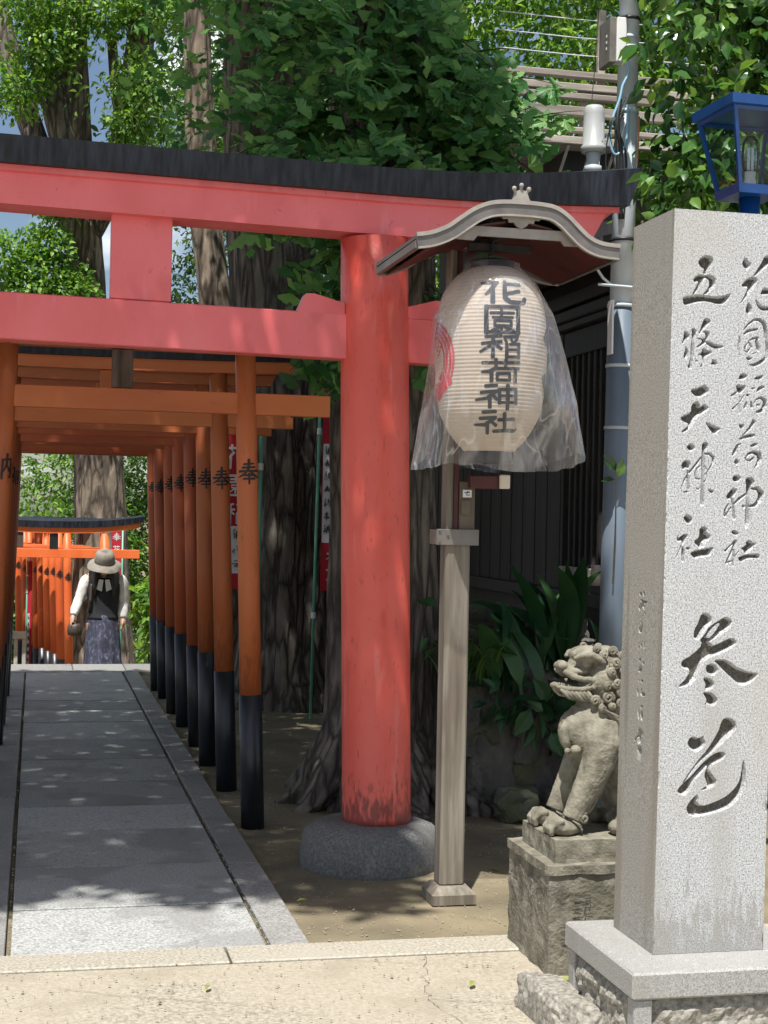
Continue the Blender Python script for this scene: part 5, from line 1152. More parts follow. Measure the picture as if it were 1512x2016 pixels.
def leaf_cloud(name, P, D, Nn, S, kind, mat, parent, stuff=True):
    """one mesh that holds many leaves; P in world coordinates"""
    LV, LF = LEAF[kind]; X, Y, Z = frames(D, Nn); n = len(P); m = len(LV)
    V = (P[:, None, :] + S[:, None, None]*(LV[None, :, 0, None]*X[:, None, :] + LV[None, :, 1, None]*Y[:, None, :] + LV[None, :, 2, None]*Z[:, None, :])).reshape(-1, 3)
    V = V - np.array(ORG[parent.name])
    me = bpy.data.meshes.new(name)
    lens = np.array([len(f) for f in LF]); flat = np.concatenate([np.array(f) for f in LF])
    me.vertices.add(n*m); me.vertices.foreach_set('co', V.ravel().astype(np.float32))
    loops = (flat[None, :]+np.arange(n)[:, None]*m).ravel(); me.loops.add(len(loops)); me.loops.foreach_set('vertex_index', loops.astype(np.int32))
    tl = np.tile(lens, n); me.polygons.add(len(tl)); st = np.concatenate([[0], np.cumsum(tl)[:-1]])
    me.polygons.foreach_set('loop_start', st.astype(np.int32)); me.polygons.foreach_set('loop_total', tl.astype(np.int32))
    me.materials.append(mat); me.update(calc_edges=True); me.validate()
    o = link(name, me, parent); ORG[o.name] = ORG[parent.name]
    if stuff: o['kind'] = 'stuff'
    return o
def leaf_objects(P, D, Nn, S, kind, mat, parent, name='leaf'):
    me = mesh_data('leaf', *LEAF[kind], mat); X, Y, Z = frames(D, Nn); org = ORG[parent.name]
    for i in range(len(P)):
        o = bpy.data.objects.new(name, me); COL.objects.link(o); o.parent = parent
        s = S[i]; p = P[i]-np.array(org)
        o.matrix_local = Matrix(((X[i][0]*s, Y[i][0]*s, Z[i][0]*s, p[0]), (X[i][1]*s, Y[i][1]*s, Z[i][1]*s, p[1]), (X[i][2]*s, Y[i][2]*s, Z[i][2]*s, p[2]), (0, 0, 0, 1)))
def clump_leaves(c, r, n, size, hang=.5, shell=.55, rng=RNG):
    c = np.array(c); r = np.array((r, r, r) if np.isscalar(r) else r)
    u = unit(rng.normal(size=(n, 3))); rad = shell+(1-shell)*rng.random(n)**.6
    bumpy = 1+.22*np.sin(u[:, 0]*5+c[0]*3)*np.sin(u[:, 1]*5+c[1])+.18*np.sin(u[:, 2]*7+c[2]*2)
    P = c+u*r*(rad*bumpy)[:, None]
    D = unit(u*.7+rng.normal(size=(n, 3))*.6+np.array((0, 0, -hang))); Nn = unit(u*.5+np.array((0, 0, .7))+rng.normal(size=(n, 3))*.45)
    return P, D, Nn, size*rng.uniform(.65, 1.25, n)
def stack(L): return [np.concatenate([l[i] for l in L]) for i in range(4)]
def trunk_mesh(pts, rad, n=40, rings=90, ridge=.10, vf=26, root=0.0, seed=0, lobes=6):
    P = np.array(pts, float); R = np.array(rad, float); t = np.linspace(0, len(P)-1, rings)
    D = np.array([v for v in dense(np.column_stack([P, R]), 12)]); s = np.linspace(0, len(D)-1, rings)
    PP = np.array([[np.interp(v, np.arange(len(D)), D[:, k]) for k in range(4)] for v in s])
    def shape(i, th):
        z = PP[i][2]-P[0][2]
        q = (math.cos(th)*1.6+seed, math.sin(th)*1.6, PP[i][2]*.35)
        f = 1+ridge*.9*fbm(q, 1.1, 2) + ridge*.5*(abs(noise.noise(Vector((math.cos(th)*vf*.28+seed, math.sin(th)*vf*.28, PP[i][2]*1.1))))-.25) + ridge*.35*noise.noise(Vector((math.cos(th)*vf*.7, math.sin(th)*vf*.7, PP[i][2]*2.6+seed)))
        if root: f += root*math.exp(-z/.22)*(.55+.45*math.sin(lobes*th+seed+.7*math.sin(th*2)))*(.8+.4*fbm((math.cos(th), math.sin(th), seed), 2, 2))
        return f
    return tube([tuple(p[:3]) for p in PP], [p[3] for p in PP], n, True, (0, 1, 0), shape)

# --- the ginkgo whose trunk stands behind the large torii
gk = thing('ginkgo_tree', 'ginkgo with dark furrowed trunk right behind the red column, fan leaves above', 'tree', (1.80, 7.98, 0))
put('trunk', trunk_mesh([(1.83, 7.98, -.15), (1.82, 7.98, .35), (1.81, 7.98, 1.4), (1.78, 8.0, 2.8), (1.74, 8.02, 4.5), (1.75, 8.05, 6.5), (1.76, 8.05, 9.0)], [.36, .30, .285, .28, .265, .22, .12], 120, 240, .17, 34, .40, 1.7, 7), MAT['bark'], gk, True)
for k, (a, L, r0) in enumerate(((-2.75, .22, .10), (-2.1, .26, .11), (-1.45, .34, .12), (-.75, .46, .11), (-.15, .50, .12), (.6, .4, .1), (2.2, .4, .1), (3.0, .25, .1))):
    ca, sa = math.cos(a), math.sin(a)
    put('root', trunk_mesh([(1.82+ca*.16, 7.98+sa*.16, .42), (1.82+ca*.30, 7.98+sa*.30, .16), (1.82+ca*(.30+L*.5)+.05*math.sin(k*3), 7.98+sa*(.30+L*.5), .035), (1.82+ca*(.30+L), 7.98+sa*(.30+L)+.06*math.sin(k*5), -.05)], [r0*1.1, r0*1.15, r0*.75, r0*.35], 24, 40, .30, 12, 0, k*2.3), MAT['bark'], gk, True)
rg = random.Random(21)
for (a, z, l, r) in ((-2.4, 5.2, 3.2, .10), (-1.7, 5.6, 3.4, .10), (-1.0, 5.0, 3.0, .09), (-.2, 5.7, 2.6, .09), (.8, 6.0, 2.6, .08), (2.0, 6.2, 2.8, .08), (3.0, 5.8, 3.0, .09)):
    p0 = Vector((1.75, 8.02, z)); d = Vector((math.cos(a), math.sin(a), .45)).normalized()
    put('limb', tube([tuple(p0), tuple(p0+d*l*.4+Vector((0, 0, .05))), tuple(p0+d*l*.75+Vector((0, 0, .25))), tuple(p0+d*l+Vector((0, 0, .45)))], [r, r*.75, r*.45, r*.15], 10), MAT['bark'], gk, True)
LS = []; twigs = []
def shoot(p0, p1, nl, size, rng=rg, sag=.10):
    """a twig from p0 to p1 with leaves in small fans along it"""
    p0 = Vector(p0); p1 = Vector(p1); mid = (p0+p1)/2+Vector((0, 0, sag))
    pts = []
    for i in range(9):
        t = i/8; pts.append(p0*(1-t)**2+mid*2*t*(1-t)+p1*t*t)
    twigs.append(tube([tuple(p) for p in pts], [.007-.0055*i/8 for i in range(9)], 5))
    P = []; D = []; N_ = []; S = []
    for i in range(nl):
        t = .18+.82*rng.random()**.8; k = min(7, int(t*8)); q = pts[k].lerp(pts[k+1], t*8-k)
        side = Vector((rng.gauss(0, 1), rng.gauss(-.55, .8), rng.gauss(-.2, .6)))
        d = (side.normalized()*.8+Vector((0, 0, -.55))).normalized()
        n = Vector((rng.gauss(0, .45), rng.gauss(-.75, .4), rng.gauss(.55, .4)))
        P.append(tuple(q+d*.01)); D.append(tuple(d)); N_.append(tuple(n)); S.append(size*rng.uniform(.6, 1.15))
    LS.append([np.array(P), np.array(D), np.array(N_), np.array(S)])
# sprays over the top beam (x from left to right), and dim ones lower behind the beams
for i in range(150):
    x = rg.uniform(.80, 2.55); top = 2.98 if x < 1.5 else 2.95
    dens = 1.0 if x > 1.25 else .75
    if rg.random() > dens: continue
    z = top+abs(rg.gauss(0, .62)); y = rg.uniform(6.95, 7.72)
    if x > 2.2 and z > 3.05+(2.75-x)*2.3: continue
    st = Vector((1.75+.5*(x-1.75), 7.78, z+rg.uniform(-.15, .35)))
    shoot(st, (x, y, z-rg.uniform(0, .18)), int(rg.uniform(16, 27)), .116)
for i in range(46):
    x = rg.uniform(1.35, 2.15); z = 3.0+rg.random()*1.25; y = rg.uniform(7.0, 7.5)
    shoot((1.75+.4*(x-1.75), 7.74, z+rg.uniform(0, .3)), (x, y, z-rg.uniform(.05, .2)), int(rg.uniform(15, 24)), .112)
for i in range(26):
    x = rg.uniform(1.18, 1.62); z = rg.uniform(2.15, 2.95); y = rg.uniform(7.5, 7.9)
    shoot((1.6, 7.85, z+.1), (x, y, z-.1), 11, .12)
for i in range(10):
    x = rg.uniform(1.85, 2.2); z = rg.uniform(2.3, 2.8); y = rg.uniform(7.5, 7.8)
    shoot((1.9, 7.85, z+.1), (x, y, z-.1), 11, .12)
put('twigs', join(*twigs), MAT['twig'], gk, True)['kind'] = 'stuff'
P, D, Nn, S = stack(LS)
depth = P[:, 1]*math.cos(PSI)+P[:, 0]*math.sin(PSI)
vis = (P[:, 2] > 2.98) & (P[:, 2] < 4.0) & (P[:, 0] > .9)
order = np.argsort(np.where(vis, depth-S*6, 99)); big_ = order[:300]; rest_ = order[300:]
leaf_objects(P[big_], D[big_], Nn[big_], S[big_], 'fan', MAT['leaf_ginkgo'], gk)
leaf_cloud('foliage', P[rest_], D[rest_], Nn[rest_], S[rest_], 'fan', MAT['leaf_ginkgo'], gk)
# the high crown, which shades the torii and the path
rc = np.random.default_rng(5); CL = []
for i in range(430):
    x = rc.uniform(-5.4, 4.2); y = rc.uniform(2.2, 11.8); z = 6.5+rc.uniform(0, 1.8)+.10*max(0, y-9)
    CL.append(clump_leaves((x, y, z), (.9, .9, .55), 330, .135, .4, .2, rc))
P, D, Nn, S = stack(CL)
xg = P[:, 0]+.180*P[:, 2]; yg = P[:, 1]+.40*P[:, 2]       # where each leaf's shadow meets the ground: leaves are dropped to shape the sunlit edge
lit = np.interp(xg, [-6, .9, 1.50, 1.72, 6], [6.1, 6.0, 6.0, 7.0, 7.3])+.16*np.sin(xg*3.1+.6)+.10*np.sin(xg*8.1)+rc.normal(0, .09, len(P))
keep = (yg > lit) & ~((xg > 2.85) & (yg < 11.5)) & (yg < 14.6)
P, D, Nn, S = P[keep], D[keep], Nn[keep], S[keep]
leaf_cloud('crown', P, D, Nn, S, 'quad', MAT['leaf_ginkgo'], gk)

# --- second dark trunk
t2 = thing('dark_tree', 'dark trunk standing behind the green banner pole, left of the ginkgo', 'tree', (2.02, 12.2, 0))
put('trunk', trunk_mesh([(2.02, 12.2, -.2), (2.0, 12.2, .5), (1.96, 12.2, 1.6), (1.86, 12.2, 3.0), (1.74, 12.2, 4.6), (1.66, 12.2, 7.5)], [.50, .40, .37, .35, .33, .22], 90, 180, .17, 30, .5, 4.2, 6), MAT['bark'], t2, True)
CL = [clump_leaves((rc.uniform(1.25, 3.4), rc.uniform(10.8, 13), rc.uniform(4.0, 7.4)), (.7, .6, .6), 170, .12, .5, .3, rc) for i in range(26)]
P, D, Nn, S = stack(CL); leaf_cloud('crown', P, D, Nn, S, 'fan', MAT['leaf_ginkgo'], t2)
# --- slim pale trunk
t3 = thing('slim_tree', 'slim grey trunk seen between the beams of the red torii', 'tree', (1.85, 14.2, 0))
put('trunk', trunk_mesh([(1.80, 14.2, -.2), (1.74, 14.2, 1.5), (1.60, 14.2, 3.3), (1.46, 14.2, 4.4), (1.38, 14.2, 5.6), (1.3, 14.2, 8.0)], [.22, .19, .15, .135, .125, .08], 40, 90, .12, 22, .3, 9.1, 5), MAT['bark_pale'], t3, True)
CL = [clump_leaves((rc.uniform(.2, 2.6), rc.uniform(13.6, 15), rc.uniform(5.4, 8.0)), (.7, .6, .5), 260, .085, .4, .3, rc) for i in range(10)]
P, D, Nn, S = stack(CL); leaf_cloud('crown', P, D, Nn, S, 'oval', MAT['leaf_mid'], t3)

# --- big camphor beyond the steps, its trunk seen through the tunnel
cm = thing('camphor_tree', 'big tree beyond the steps with pale flaking trunk and forked dark limbs', 'tree', (.85, 21, -1.05))
TB = [(.92, 21, -1.2), (.87, 21, .5), (.83, 21, 1.9), (.68, 21, 3.6), (.56, 21, 5.0), (.43, 21, 6.2), (.36, 21, 7.6), (.30, 21, 10.5)]
put('trunk', trunk_mesh(TB, [.50, .36, .315, .28, .25, .22, .20, .12], 52, 120, .13, 20, .4, 6.6, 6), MAT['bark_pale'], cm, True)
def limb(pts, rad, parent, m='bark_pale', s=1.0): return put('limb', trunk_mesh(pts, rad, 22, 36, .12, 16, 0, s), MAT[m], parent, True)
limb([(.42, 21, 6.0), (.15, 20.9, 6.9), (-.05, 20.8, 7.7), (-.1, 20.7, 9.5)], [.20, .19, .16, .10], cm, 'bark', s=2.2)
limb([(.55, 21, 5.0), (.92, 20.9, 5.9), (1.10, 20.8, 6.6), (1.22, 20.7, 7.6), (1.35, 20.6, 9.4)], [.15, .18, .20, .19, .12], cm, 'bark', s=3.2)
limb([(.72, 21, 5.5), (1.0, 20.9, 6.0), (1.12, 20.8, 6.2)], [.06, .07, .08], cm, 'bark', s=3.9)
limb([(.52, 21, 5.1), (.22, 21.1, 5.75), (-.05, 21.2, 6.35), (-.38, 21.3, 7.3), (-.7, 21.4, 8.6)], [.16, .17, .17, .16, .12], cm, 'bark', s=5.2)
limb([(1.12, 20.8, 6.5), (.95, 20.75, 7.0), (.85, 20.7, 7.9)], [.09, .08, .06], cm, 'bark', s=7.2)
limb([(.02, 20.85, 7.2), (.3, 20.8, 7.5), (.62, 20.7, 8.2)], [.08, .07, .05], cm, 'bark', s=8.2)
CL = []
def cl(x, y, z, r, n, s=.10, h=.1): CL.append(clump_leaves((x, y, z), r, n, s, h, .35, rc))
for (x, z, r) in ((1.28, 7.05, .52), (1.12, 6.55, .36), (.06, 7.5, .5), (-.35, 6.9, .42), (.42, 5.75, .36), (.18, 5.45, .30), (.80, 5.55, .28), (1.6, 5.85, .36), (1.35, 5.6, .26), (-.15, 8.1, .6), (.7, 8.0, .5), (1.35, 8.2, .6), (.0, 4.45, .50), (-.25, 4.15, .42), (.35, 4.35, .40), (.1, 4.9, .34), (-.45, 4.7, .4), (1.18, 4.55, .22)):
    cl(x, 20.3, z, (r, r, r*.85), int(3600*r*r)+420, .078)
P, D, Nn, S = stack(CL); leaf_cloud('crown', P, D, Nn, S, 'broad', MAT['leaf_bright'], cm)
CL = []
for (x, z) in ((-1.6, 7.6), (-1.2, 6.4), (-1.9, 5.4), (2.3, 8.2), (1.8, 7.3), (-.6, 9.0), (.8, 9.2), (1.9, 9.6)):
    cl(x, 22.6, z, (.62, .5, .5), 620, .085)
for (x, z) in ((2.3, 6.6), (2.6, 5.9), (2.4, 5.3), (2.2, 7.4), (1.9, 4.7), (3.0, 4.4)):
    cl(x, 22.0, z, (.5, .5, .5), 520, .085)
P, D, Nn, S = stack(CL); leaf_cloud('crown', P, D, Nn, S, 'oval', MAT['leaf_mid'], cm)

# --- trees farther behind
def back_tree(name, label, x, y, h, clumps, mat, ls=.12, trunk_r=.2, gr='trees in the background'):
    t = thing(name, label, 'tree', (x, y, terrain(x, y)), gr)
    put('trunk', trunk_mesh([(x, y, terrain(x, y)-.1), (x+.1, y, h*.4), (x-.1, y, h*.8)], [trunk_r*1.3, trunk_r, trunk_r*.5], 16, 24, .12, 12, .2, x), MAT['bark'], t, True)
    L = [clump_leaves((x+dx, y+dy, z), r, n, ls, .35, .3, rc) for dx, dy, z, r, n in clumps]
    P, D, Nn, S = stack(L); leaf_cloud('crown', P, D, Nn, S, 'oval', MAT[mat], t)
def rand_clumps(n, sx, sy, z0, z1, r, k): return [(rc.uniform(-sx, sx), rc.uniform(-sy, sy), rc.uniform(z0, z1), (r*rc.uniform(.7, 1.2),)*3, k) for _ in range(n)]
back_tree('background_tree', 'pale green leafy tree seen low through the torii tunnel on the left', -1.0, 27.5, 3.2, rand_clumps(24, 2.6, 1.5, -.6, 3.0, .75, 620), 'leaf_bright', .13)
back_tree('background_tree', 'shaded green tree right of the pale trunk in the tunnel opening', 2.9, 27.0, 4.2, rand_clumps(24, 1.9, 1.4, -.6, 4.2, .8, 560), 'leaf_mid', .13)
back_tree('background_tree', 'dark tree high above at the left edge behind the limbs', -3.2, 28, 9, rand_clumps(11, 2.0, 2, 3.0, 10.5, .8, 420), 'leaf_mid', .13)
back_tree('background_tree', 'tree crown filling the gap behind the slim grey trunk', 4.2, 24, 9, rand_clumps(30, 2.6, 2, 4.0, 11.5, .95, 460), 'leaf_mid', .15)
back_tree('background_tree', 'tall dark tree behind the ginkgo leaves', 4.6, 16.5, 9, rand_clumps(30, 2.3, 1.6, 3.2, 8.6, .8, 430), 'leaf_mid', .13)
back_tree('background_tree', 'yellow green sunlit tree behind the veranda fence', 5.4, 13.6, 7.5, rand_clumps(34, 1.9, 1.1, 3.6, 7.6, .6, 520), 'leaf_bright', .11)

# --- glossy broadleaf tree at upper right
gt = thing('broadleaf_tree', 'glossy broadleaf tree spilling over behind the blue lamp', 'tree', (4.3, 7.1, 0))
put('trunk', trunk_mesh([(4.3, 7.1, -.1), (4.28, 7.1, 1.5), (4.2, 7.05, 3.0), (4.1, 7.0, 4.4)], [.2, .16, .13, .06], 24, 50, .12, 16, .3, 2.9), MAT['bark'], gt, True)
CL = []
for i in range(110):
    y = rc.uniform(6.3, 7.45); x = y*rc.uniform(.425, .60); z = rc.uniform(2.85, 4.5)
    CL.append(clump_leaves((x, y, z), (.26, .24, .22), 62, .088, .55, .3, rc))
P, D, Nn, S = stack(CL)
dd = P[:, 1]-.4*P[:, 2]; vis = (P[:, 0]/P[:, 1] < .53) & (P[:, 2] < 4.1)
order = np.argsort(np.where(vis, dd, 99)); leaf_objects(P[order[:300]], D[order[:300]], Nn[order[:300]], S[order[:300]], 'broad', MAT['leaf_glossy'], gt)
leaf_cloud('foliage', P[order[300:]], D[order[300:]], Nn[order[300:]], S[order[300:]], 'broad', MAT['leaf_glossy'], gt)
tw = []
for i in range(14):
    a = Vector((4.15, 7.03, 3.2+rc.uniform(-.3, .8))); b = Vector((rc.uniform(3.0, 4.5), rc.uniform(6.3, 7.3), rc.uniform(3.0, 4.5)))
    tw.append(tube([tuple(a), tuple(a.lerp(b, .5)+Vector((0, 0, .12))), tuple(b)], [.022, .013, .004], 6))
put('twigs', join(*tw), MAT['twig'], gt, True)['kind'] = 'stuff'

# --- bush beyond the steps and undergrowth by the building
bs_ = thing('sunlit_bush', 'bright green leafy bush right of the steps, lit by sun', 'bush', (1.75, 17.6, -.9))
CL = [clump_leaves((rc.uniform(1.35, 2.6), rc.uniform(16.9, 18.6), rc.uniform(-.7, 1.15)), (.34, .34, .3), 95, .15, .5, .3, rc) for i in range(44)]
P, D, Nn, S = stack(CL); leaf_cloud('foliage', P, D, Nn, S, 'oval', MAT['leaf_bright'], bs_)
put('stem', join(*[tube([(1.75, 17.6, -1), (1.6+.2*k, 17.4, 0), (1.4+.35*k, 17.3, .8)], [.02, .015, .006], 6) for k in range(4)]), MAT['twig'], bs_, True)
lb = thing('low_shrub', 'low shrub behind the concrete fence at far left', 'bush', (-.9, 22, -1.0))
CL = [clump_leaves((rc.uniform(-3.0, 1.6), rc.uniform(24.6, 26), rc.uniform(-.9, 1.4)), (.5, .4, .42), 260, .12, .5, .3, rc) for i in range(95)]
P, D, Nn, S = stack(CL); leaf_cloud('foliage', P, D, Nn, S, 'oval', MAT['leaf_bright'], lb)  # brighter leaf colour gives the shrub its sunlit look

def strap_leaf(L, W, bend, n=9):
    """long arching blade, root at the origin, leaning to +Y"""
    V = []; F = []
    for i in range(n+1):
        t = i/n; a = bend*t**1.4
        y = L*t*math.sin(a*.8+.12); z = L*t*math.cos(a*.75)*1.0
        w = W*(math.sin(math.pi*min(1, .08+t*.95))**.75)*.5 if t > .12 else W*.10
        V += [(-w, y, z+w*.25), (0, y, z), (w, y, z+w*.25)]
        if i: k = (i-1)*3; F += [(k, k+1, k+4, k+3), (k+1, k+2, k+5, k+4)]
    return V, F
rp = random.Random(9)
def aspidistra(label, loc, n, Lr, Wr, lean):
    t = thing('aspidistra', label, 'plant', loc, 'broad bladed plants on the rock bank')
    mm_ = [mesh_data('leaf', *strap_leaf(1.0, Wr, b), MAT['leaf_dark'], True) for b in (.5, .9, 1.35)]
    for i in range(n):
        o = bpy.data.objects.new('leaf', mm_[i % 3]); COL.objects.link(o); o.parent = t
        L = rp.uniform(*Lr)
        o.location = (rp.gauss(0, .05), rp.gauss(0, .05), 0); o.rotation_euler = (rp.uniform(-.1, .35)*lean, rp.uniform(-.25, .25), rp.uniform(0, 6.28)); o.scale = (L, L, L)
aspidistra('tallest dark plant with broad upright blades under the lattice window', (2.62, 7.55, .72), 16, (.42, .66), .20, 1)
aspidistra('dark broad bladed plant arching to the left above the boulders', (2.38, 7.45, .62), 14, (.34, .50), .22, 1.4)
aspidistra('lower broad bladed plant against the steel pole', (2.86, 7.45, .66), 12, (.26, .40), .22, 1.2)
gs = thing('grass_tuft', 'tuft of thin grassy leaves beside the lamp post', 'plant', (2.18, 7.55, .66))
gl_ = []
for i in range(70):
    a = rp.uniform(0, 6.28); L = rp.uniform(.2, .38); V, F = strap_leaf(L, .012, rp.uniform(.6, 1.5), 6); gl_.append(xf((V, F), Matrix.Translation((2.18+rp.gauss(0, .08), 7.52+rp.gauss(0, .05), .64)) @ Matrix.Rotation(a, 4, 'Z')))
put('blades', join(*gl_), MAT['leaf_mid'], gs)
sh = thing('shrub', 'small dark shrub with oval leaves hanging over the boulders', 'plant', (2.35, 7.42, .5))
L_ = [clump_leaves((2.30+.13*k, 7.38, .62-.05*(k % 3)), (.14, .10, .10), 16, .13, .6, .3, rc) for k in range(5)] + [clump_leaves((2.05, 7.55, .86), (.10, .10, .2), 12, .11, .5, .3, rc)]
P, D, Nn, S = stack(L_); leaf_objects(P, D, Nn, S, 'broad', MAT['leaf_dark'], sh)
put('stem', join(*[tube([(2.3+.1*k, 7.5, .45), (2.28+.13*k, 7.40, .62)], [.008, .004], 6) for k in range(5)]), MAT['twig'], sh)
sp = thing('sprig', 'single bright leaf sprig growing beside the utility pole', 'plant', (2.66, 6.9, 1.6))
leaf_objects(np.array([(2.69, 6.88, 1.74), (2.70, 6.88, 1.71), (2.69, 6.9, 1.70)]), np.array([(-.6, -.2, .6), (.2, -.2, .9), (-.9, -.1, -.1)]), np.array([(-.3, -.8, .5), (.1, -.9, .3), (0, -.6, .7)]), np.array([.10, .09, .07]), 'broad', MAT['leaf_glossy'], sp)
put('stem', tube([(2.70, 6.92, 1.2), (2.70, 6.90, 1.5), (2.69, 6.88, 1.74)], [.004, .003, .002], 6), MAT['twig'], sp)
# ================================================================== the person coming up the steps
MAT['skin'] = M('skin', [(.3, (.38, .22, .15)), (.7, (.46, .28, .20))], 8, .5, .05, 90)
MAT['shirt'] = M('white blouse cloth', [(.3, (.62, .60, .57)), (.7, (.74, .72, .69))], 14, .85, .3, 60, bdist=.01)
MAT['top'] = M('black knit', [(.3, (.010, .011, .014)), (.7, (.022, .023, .028))], 30, .85, .2, 120)
MAT['skirt'] = M('navy patterned skirt', [(.34, (.022, .024, .042)), (.52, (.042, .046, .078)), (.62, (.085, .09, .14)), (.75, (.18, .19, .26))], 26, .8, .3, 50, detail=8, stretch=(1, 1, .5), bdist=.012, dist=1.2)
MAT['hat'] = M('taupe hat cloth', [(.3, (.20, .175, .145)), (.7, (.28, .25, .21))], 20, .9, .2, 160)
MAT['hair'] = M('dark hair', [(.3, (.010, .008, .007)), (.7, (.028, .021, .017))], 40, .5, .4, 90, stretch=(3, 3, .2))
MAT['leather'] = M('brown leather', [(.3, (.035, .024, .018)), (.7, (.07, .048, .034))], 14, .5, .2, 90)
PG = (.70, 16.08, -.516)
person = thing('person', 'person in sun hat, white blouse, black top and navy skirt climbing the steps', 'person', PG)
def pv_(vf): return xf(vf, Matrix.Translation(PG))
def limb_(pts, rad, n=12): return tube(pts, rad, n)
def person_body():
    S = []
    S.append(ball((0, .0, 1.18), (.150, .095, .19))); S.append(ball((0, .0, 1.02), (.125, .09, .15))); S.append(ball((0, .01, .90), (.155, .11, .13)))
    S.append(limb_([(-.16, 0, 1.315), (0, .01, 1.335), (.16, 0, 1.315)], [.055, .065, .055])); S.append(limb_([(0, 0, 1.30), (0, -.05, 1.37), (0, -.085, 1.43)], [.055, .050, .050]))
    tilt_ = Matrix.Rotation(math.radians(32), 3, 'X')
    S.append(ball((0, -.115, 1.460), (.075, .092, .108), 20, 14, tilt_)); S.append(ball((0, -.165, 1.415), (.052, .045, .055)))
    S.append(ball((0, -.205, 1.435), (.012, .016, .020), 10, 8)); S.append(ball((-.077, -.115, 1.45), (.010, .020, .030), 10, 8)); S.append(ball((.077, -.115, 1.45), (.010, .020, .030), 10, 8))
    for s, sh, el, wr, hd in ((-1, (-.165, 0, 1.315), (-.248, -.01, 1.095), (-.300, -.075, .945), (-.312, -.10, .885)), (1, (.165, 0, 1.315), (.205, .025, 1.07), (.205, -.035, .915), (.200, -.055, .850))):
        S.append(limb_([sh, tuple(np.array(sh)*.5+np.array(el)*.5), el, tuple(np.array(el)*.5+np.array(wr)*.5), wr], [.052, .046, .039, .036, .026]))
        w = np.array(wr); h = np.array(hd); d = (h-w)/np.linalg.norm(h-w)
        S.append(limb_([tuple(w), tuple(w+d*.04), tuple(w+d*.075)], [.025, .030, .027], 12))
        for q, (off, L) in enumerate(((-.024, .062), (-.008, .072), (.008, .068), (.023, .055))):
            b = w+d*.070+np.array((off*.35, off, 0))
            S.append(limb_([tuple(b), tuple(b+d*L*.5+np.array((0, -.006, 0))), tuple(b+d*L*.8+np.array((-s*.010, .002, 0))), tuple(b+d*L*.9+np.array((-s*.020, .012, .004)))], [.0095, .0090, .0085, .007], 8))
        b = w+d*.028+np.array((0, -.022, 0)); S.append(limb_([tuple(b), tuple(b+d*.028+np.array((-s*.006, -.016, 0))), tuple(b+d*.055+np.array((-s*.010, -.014, 0)))], [.011, .010, .008], 8))
    for s, kx, ky, fy, fz in ((-1, -.075, -.035, -.03, .10), (1, .09, .02, .06, 0)):
        S.append(limb_([(s*.085, 0, .86), (kx, ky*.6, .66), (kx, ky-.02, .48+fz*.4), (kx, fy+.02, .28+fz*.7), (kx, fy+.03, .09+fz)], [.088, .075, .058, .050, .036]))
        S.append(ball((kx, fy-.03, .040+fz), (.042, .115, .038)))
    return remeshed(join(*S), .0062, 2)
bodyo = put('body', pv_(person_body()), MAT['skin'], person, True)
put('eyes', pv_(join(*[ball((s*.030, -.192, 1.452), (.011, .008, .006), 10, 6) for s in (-1, 1)])), MAT['hair'], person)
put('mouth', pv_(ball((0, -.205, 1.392), (.020, .008, .006), 10, 6)), MAT['leather'], person)
for s in (-1, 1):
    put('shoe', pv_(ball(((-.075 if s < 0 else .09), (-.065 if s < 0 else .025), .046+(.10 if s < 0 else 0)), (.048, .128, .046))), MAT['leather'], person, True)
def torso_shell(z0, z1, grow):
    rings = []
    for i in range(15):
        t = i/14; z = z0+(z1-z0)*t
        hw = np.interp(z, [.86, .95, 1.05, 1.18, 1.28, 1.33], [.165, .138, .140, .163, .168, .11])+grow; hd = np.interp(z, [.86, .95, 1.05, 1.18, 1.28, 1.33], [.125, .105, .103, .112, .095, .065])+grow
        rings.append([(hw*math.cos(a), hd*math.sin(a)+.004*math.sin(a*5+z*30), z) for a in np.linspace(0, 2*math.pi, 36, endpoint=False)])
    return loft(rings)
put('black_top', pv_(torso_shell(.90, 1.325, .012)), MAT['top'], person, True)
for s, el, wr in ((-1, (-.248, -.01, 1.095), (-.300, -.075, .945)), (1, (.205, .025, 1.07), (.205, -.035, .915))):
    sh = (s*.150, 0, 1.335)
    pts = dense([np.array(sh), np.array((s*.19, 0, 1.27)), np.array(el)*.5+np.array((s*.20, 0, 1.2))*.5, np.array(el), np.array(el)*.5+np.array(wr)*.5, np.array(wr)], 6)
    n_ = len(pts); rr_ = [float(np.interp(i/(n_-1), [0, .15, .5, .85, 1], [.045, .060, .054, .050, .036])) for i in range(n_)]
    put('sleeve', pv_(tube([tuple(p) for p in pts], rr_, 18, True, (0, 1, 0), lambda i, th: 1+.10*noise.noise(Vector((math.cos(th)*1.5, math.sin(th)*1.5, i*.35))))), MAT['shirt'], person, True)
def skirt_():
    rings = []
    for i in range(30):
        t = i/29; z = .95-.73*t
        hw = .150+.055*t**.8; hd = .115+.075*t**.8
        ring = []
        for a in np.linspace(0, 2*math.pi, 80, endpoint=False):
            f = 1+t*(.055*math.sin(a*11+2*t)+.04*math.sin(a*7-1.5*t))+.02*t*noise.noise(Vector((math.cos(a)*3, math.sin(a)*3, z*6)))
            x = hw*f*math.cos(a); y = hd*f*math.sin(a)
            y -= .05*t*math.exp(-((x+.08)/.08)**2)*(1 if math.sin(a) < 0 else 0)
            ring.append((x+.01*t, y-.02*t, z))
        rings.append(ring)
    return loft(rings)
put('skirt', pv_(skirt_()), MAT['skirt'], person, True)
hm = Matrix.Translation((0, -.130, 1.522)) @ Matrix.Rotation(math.radians(26), 4, 'X')
crown_ = lathe([(-.03, .104), (0, .104), (.04, .100), (.072, .088), (.092, .062), (.100, .02)], 36)
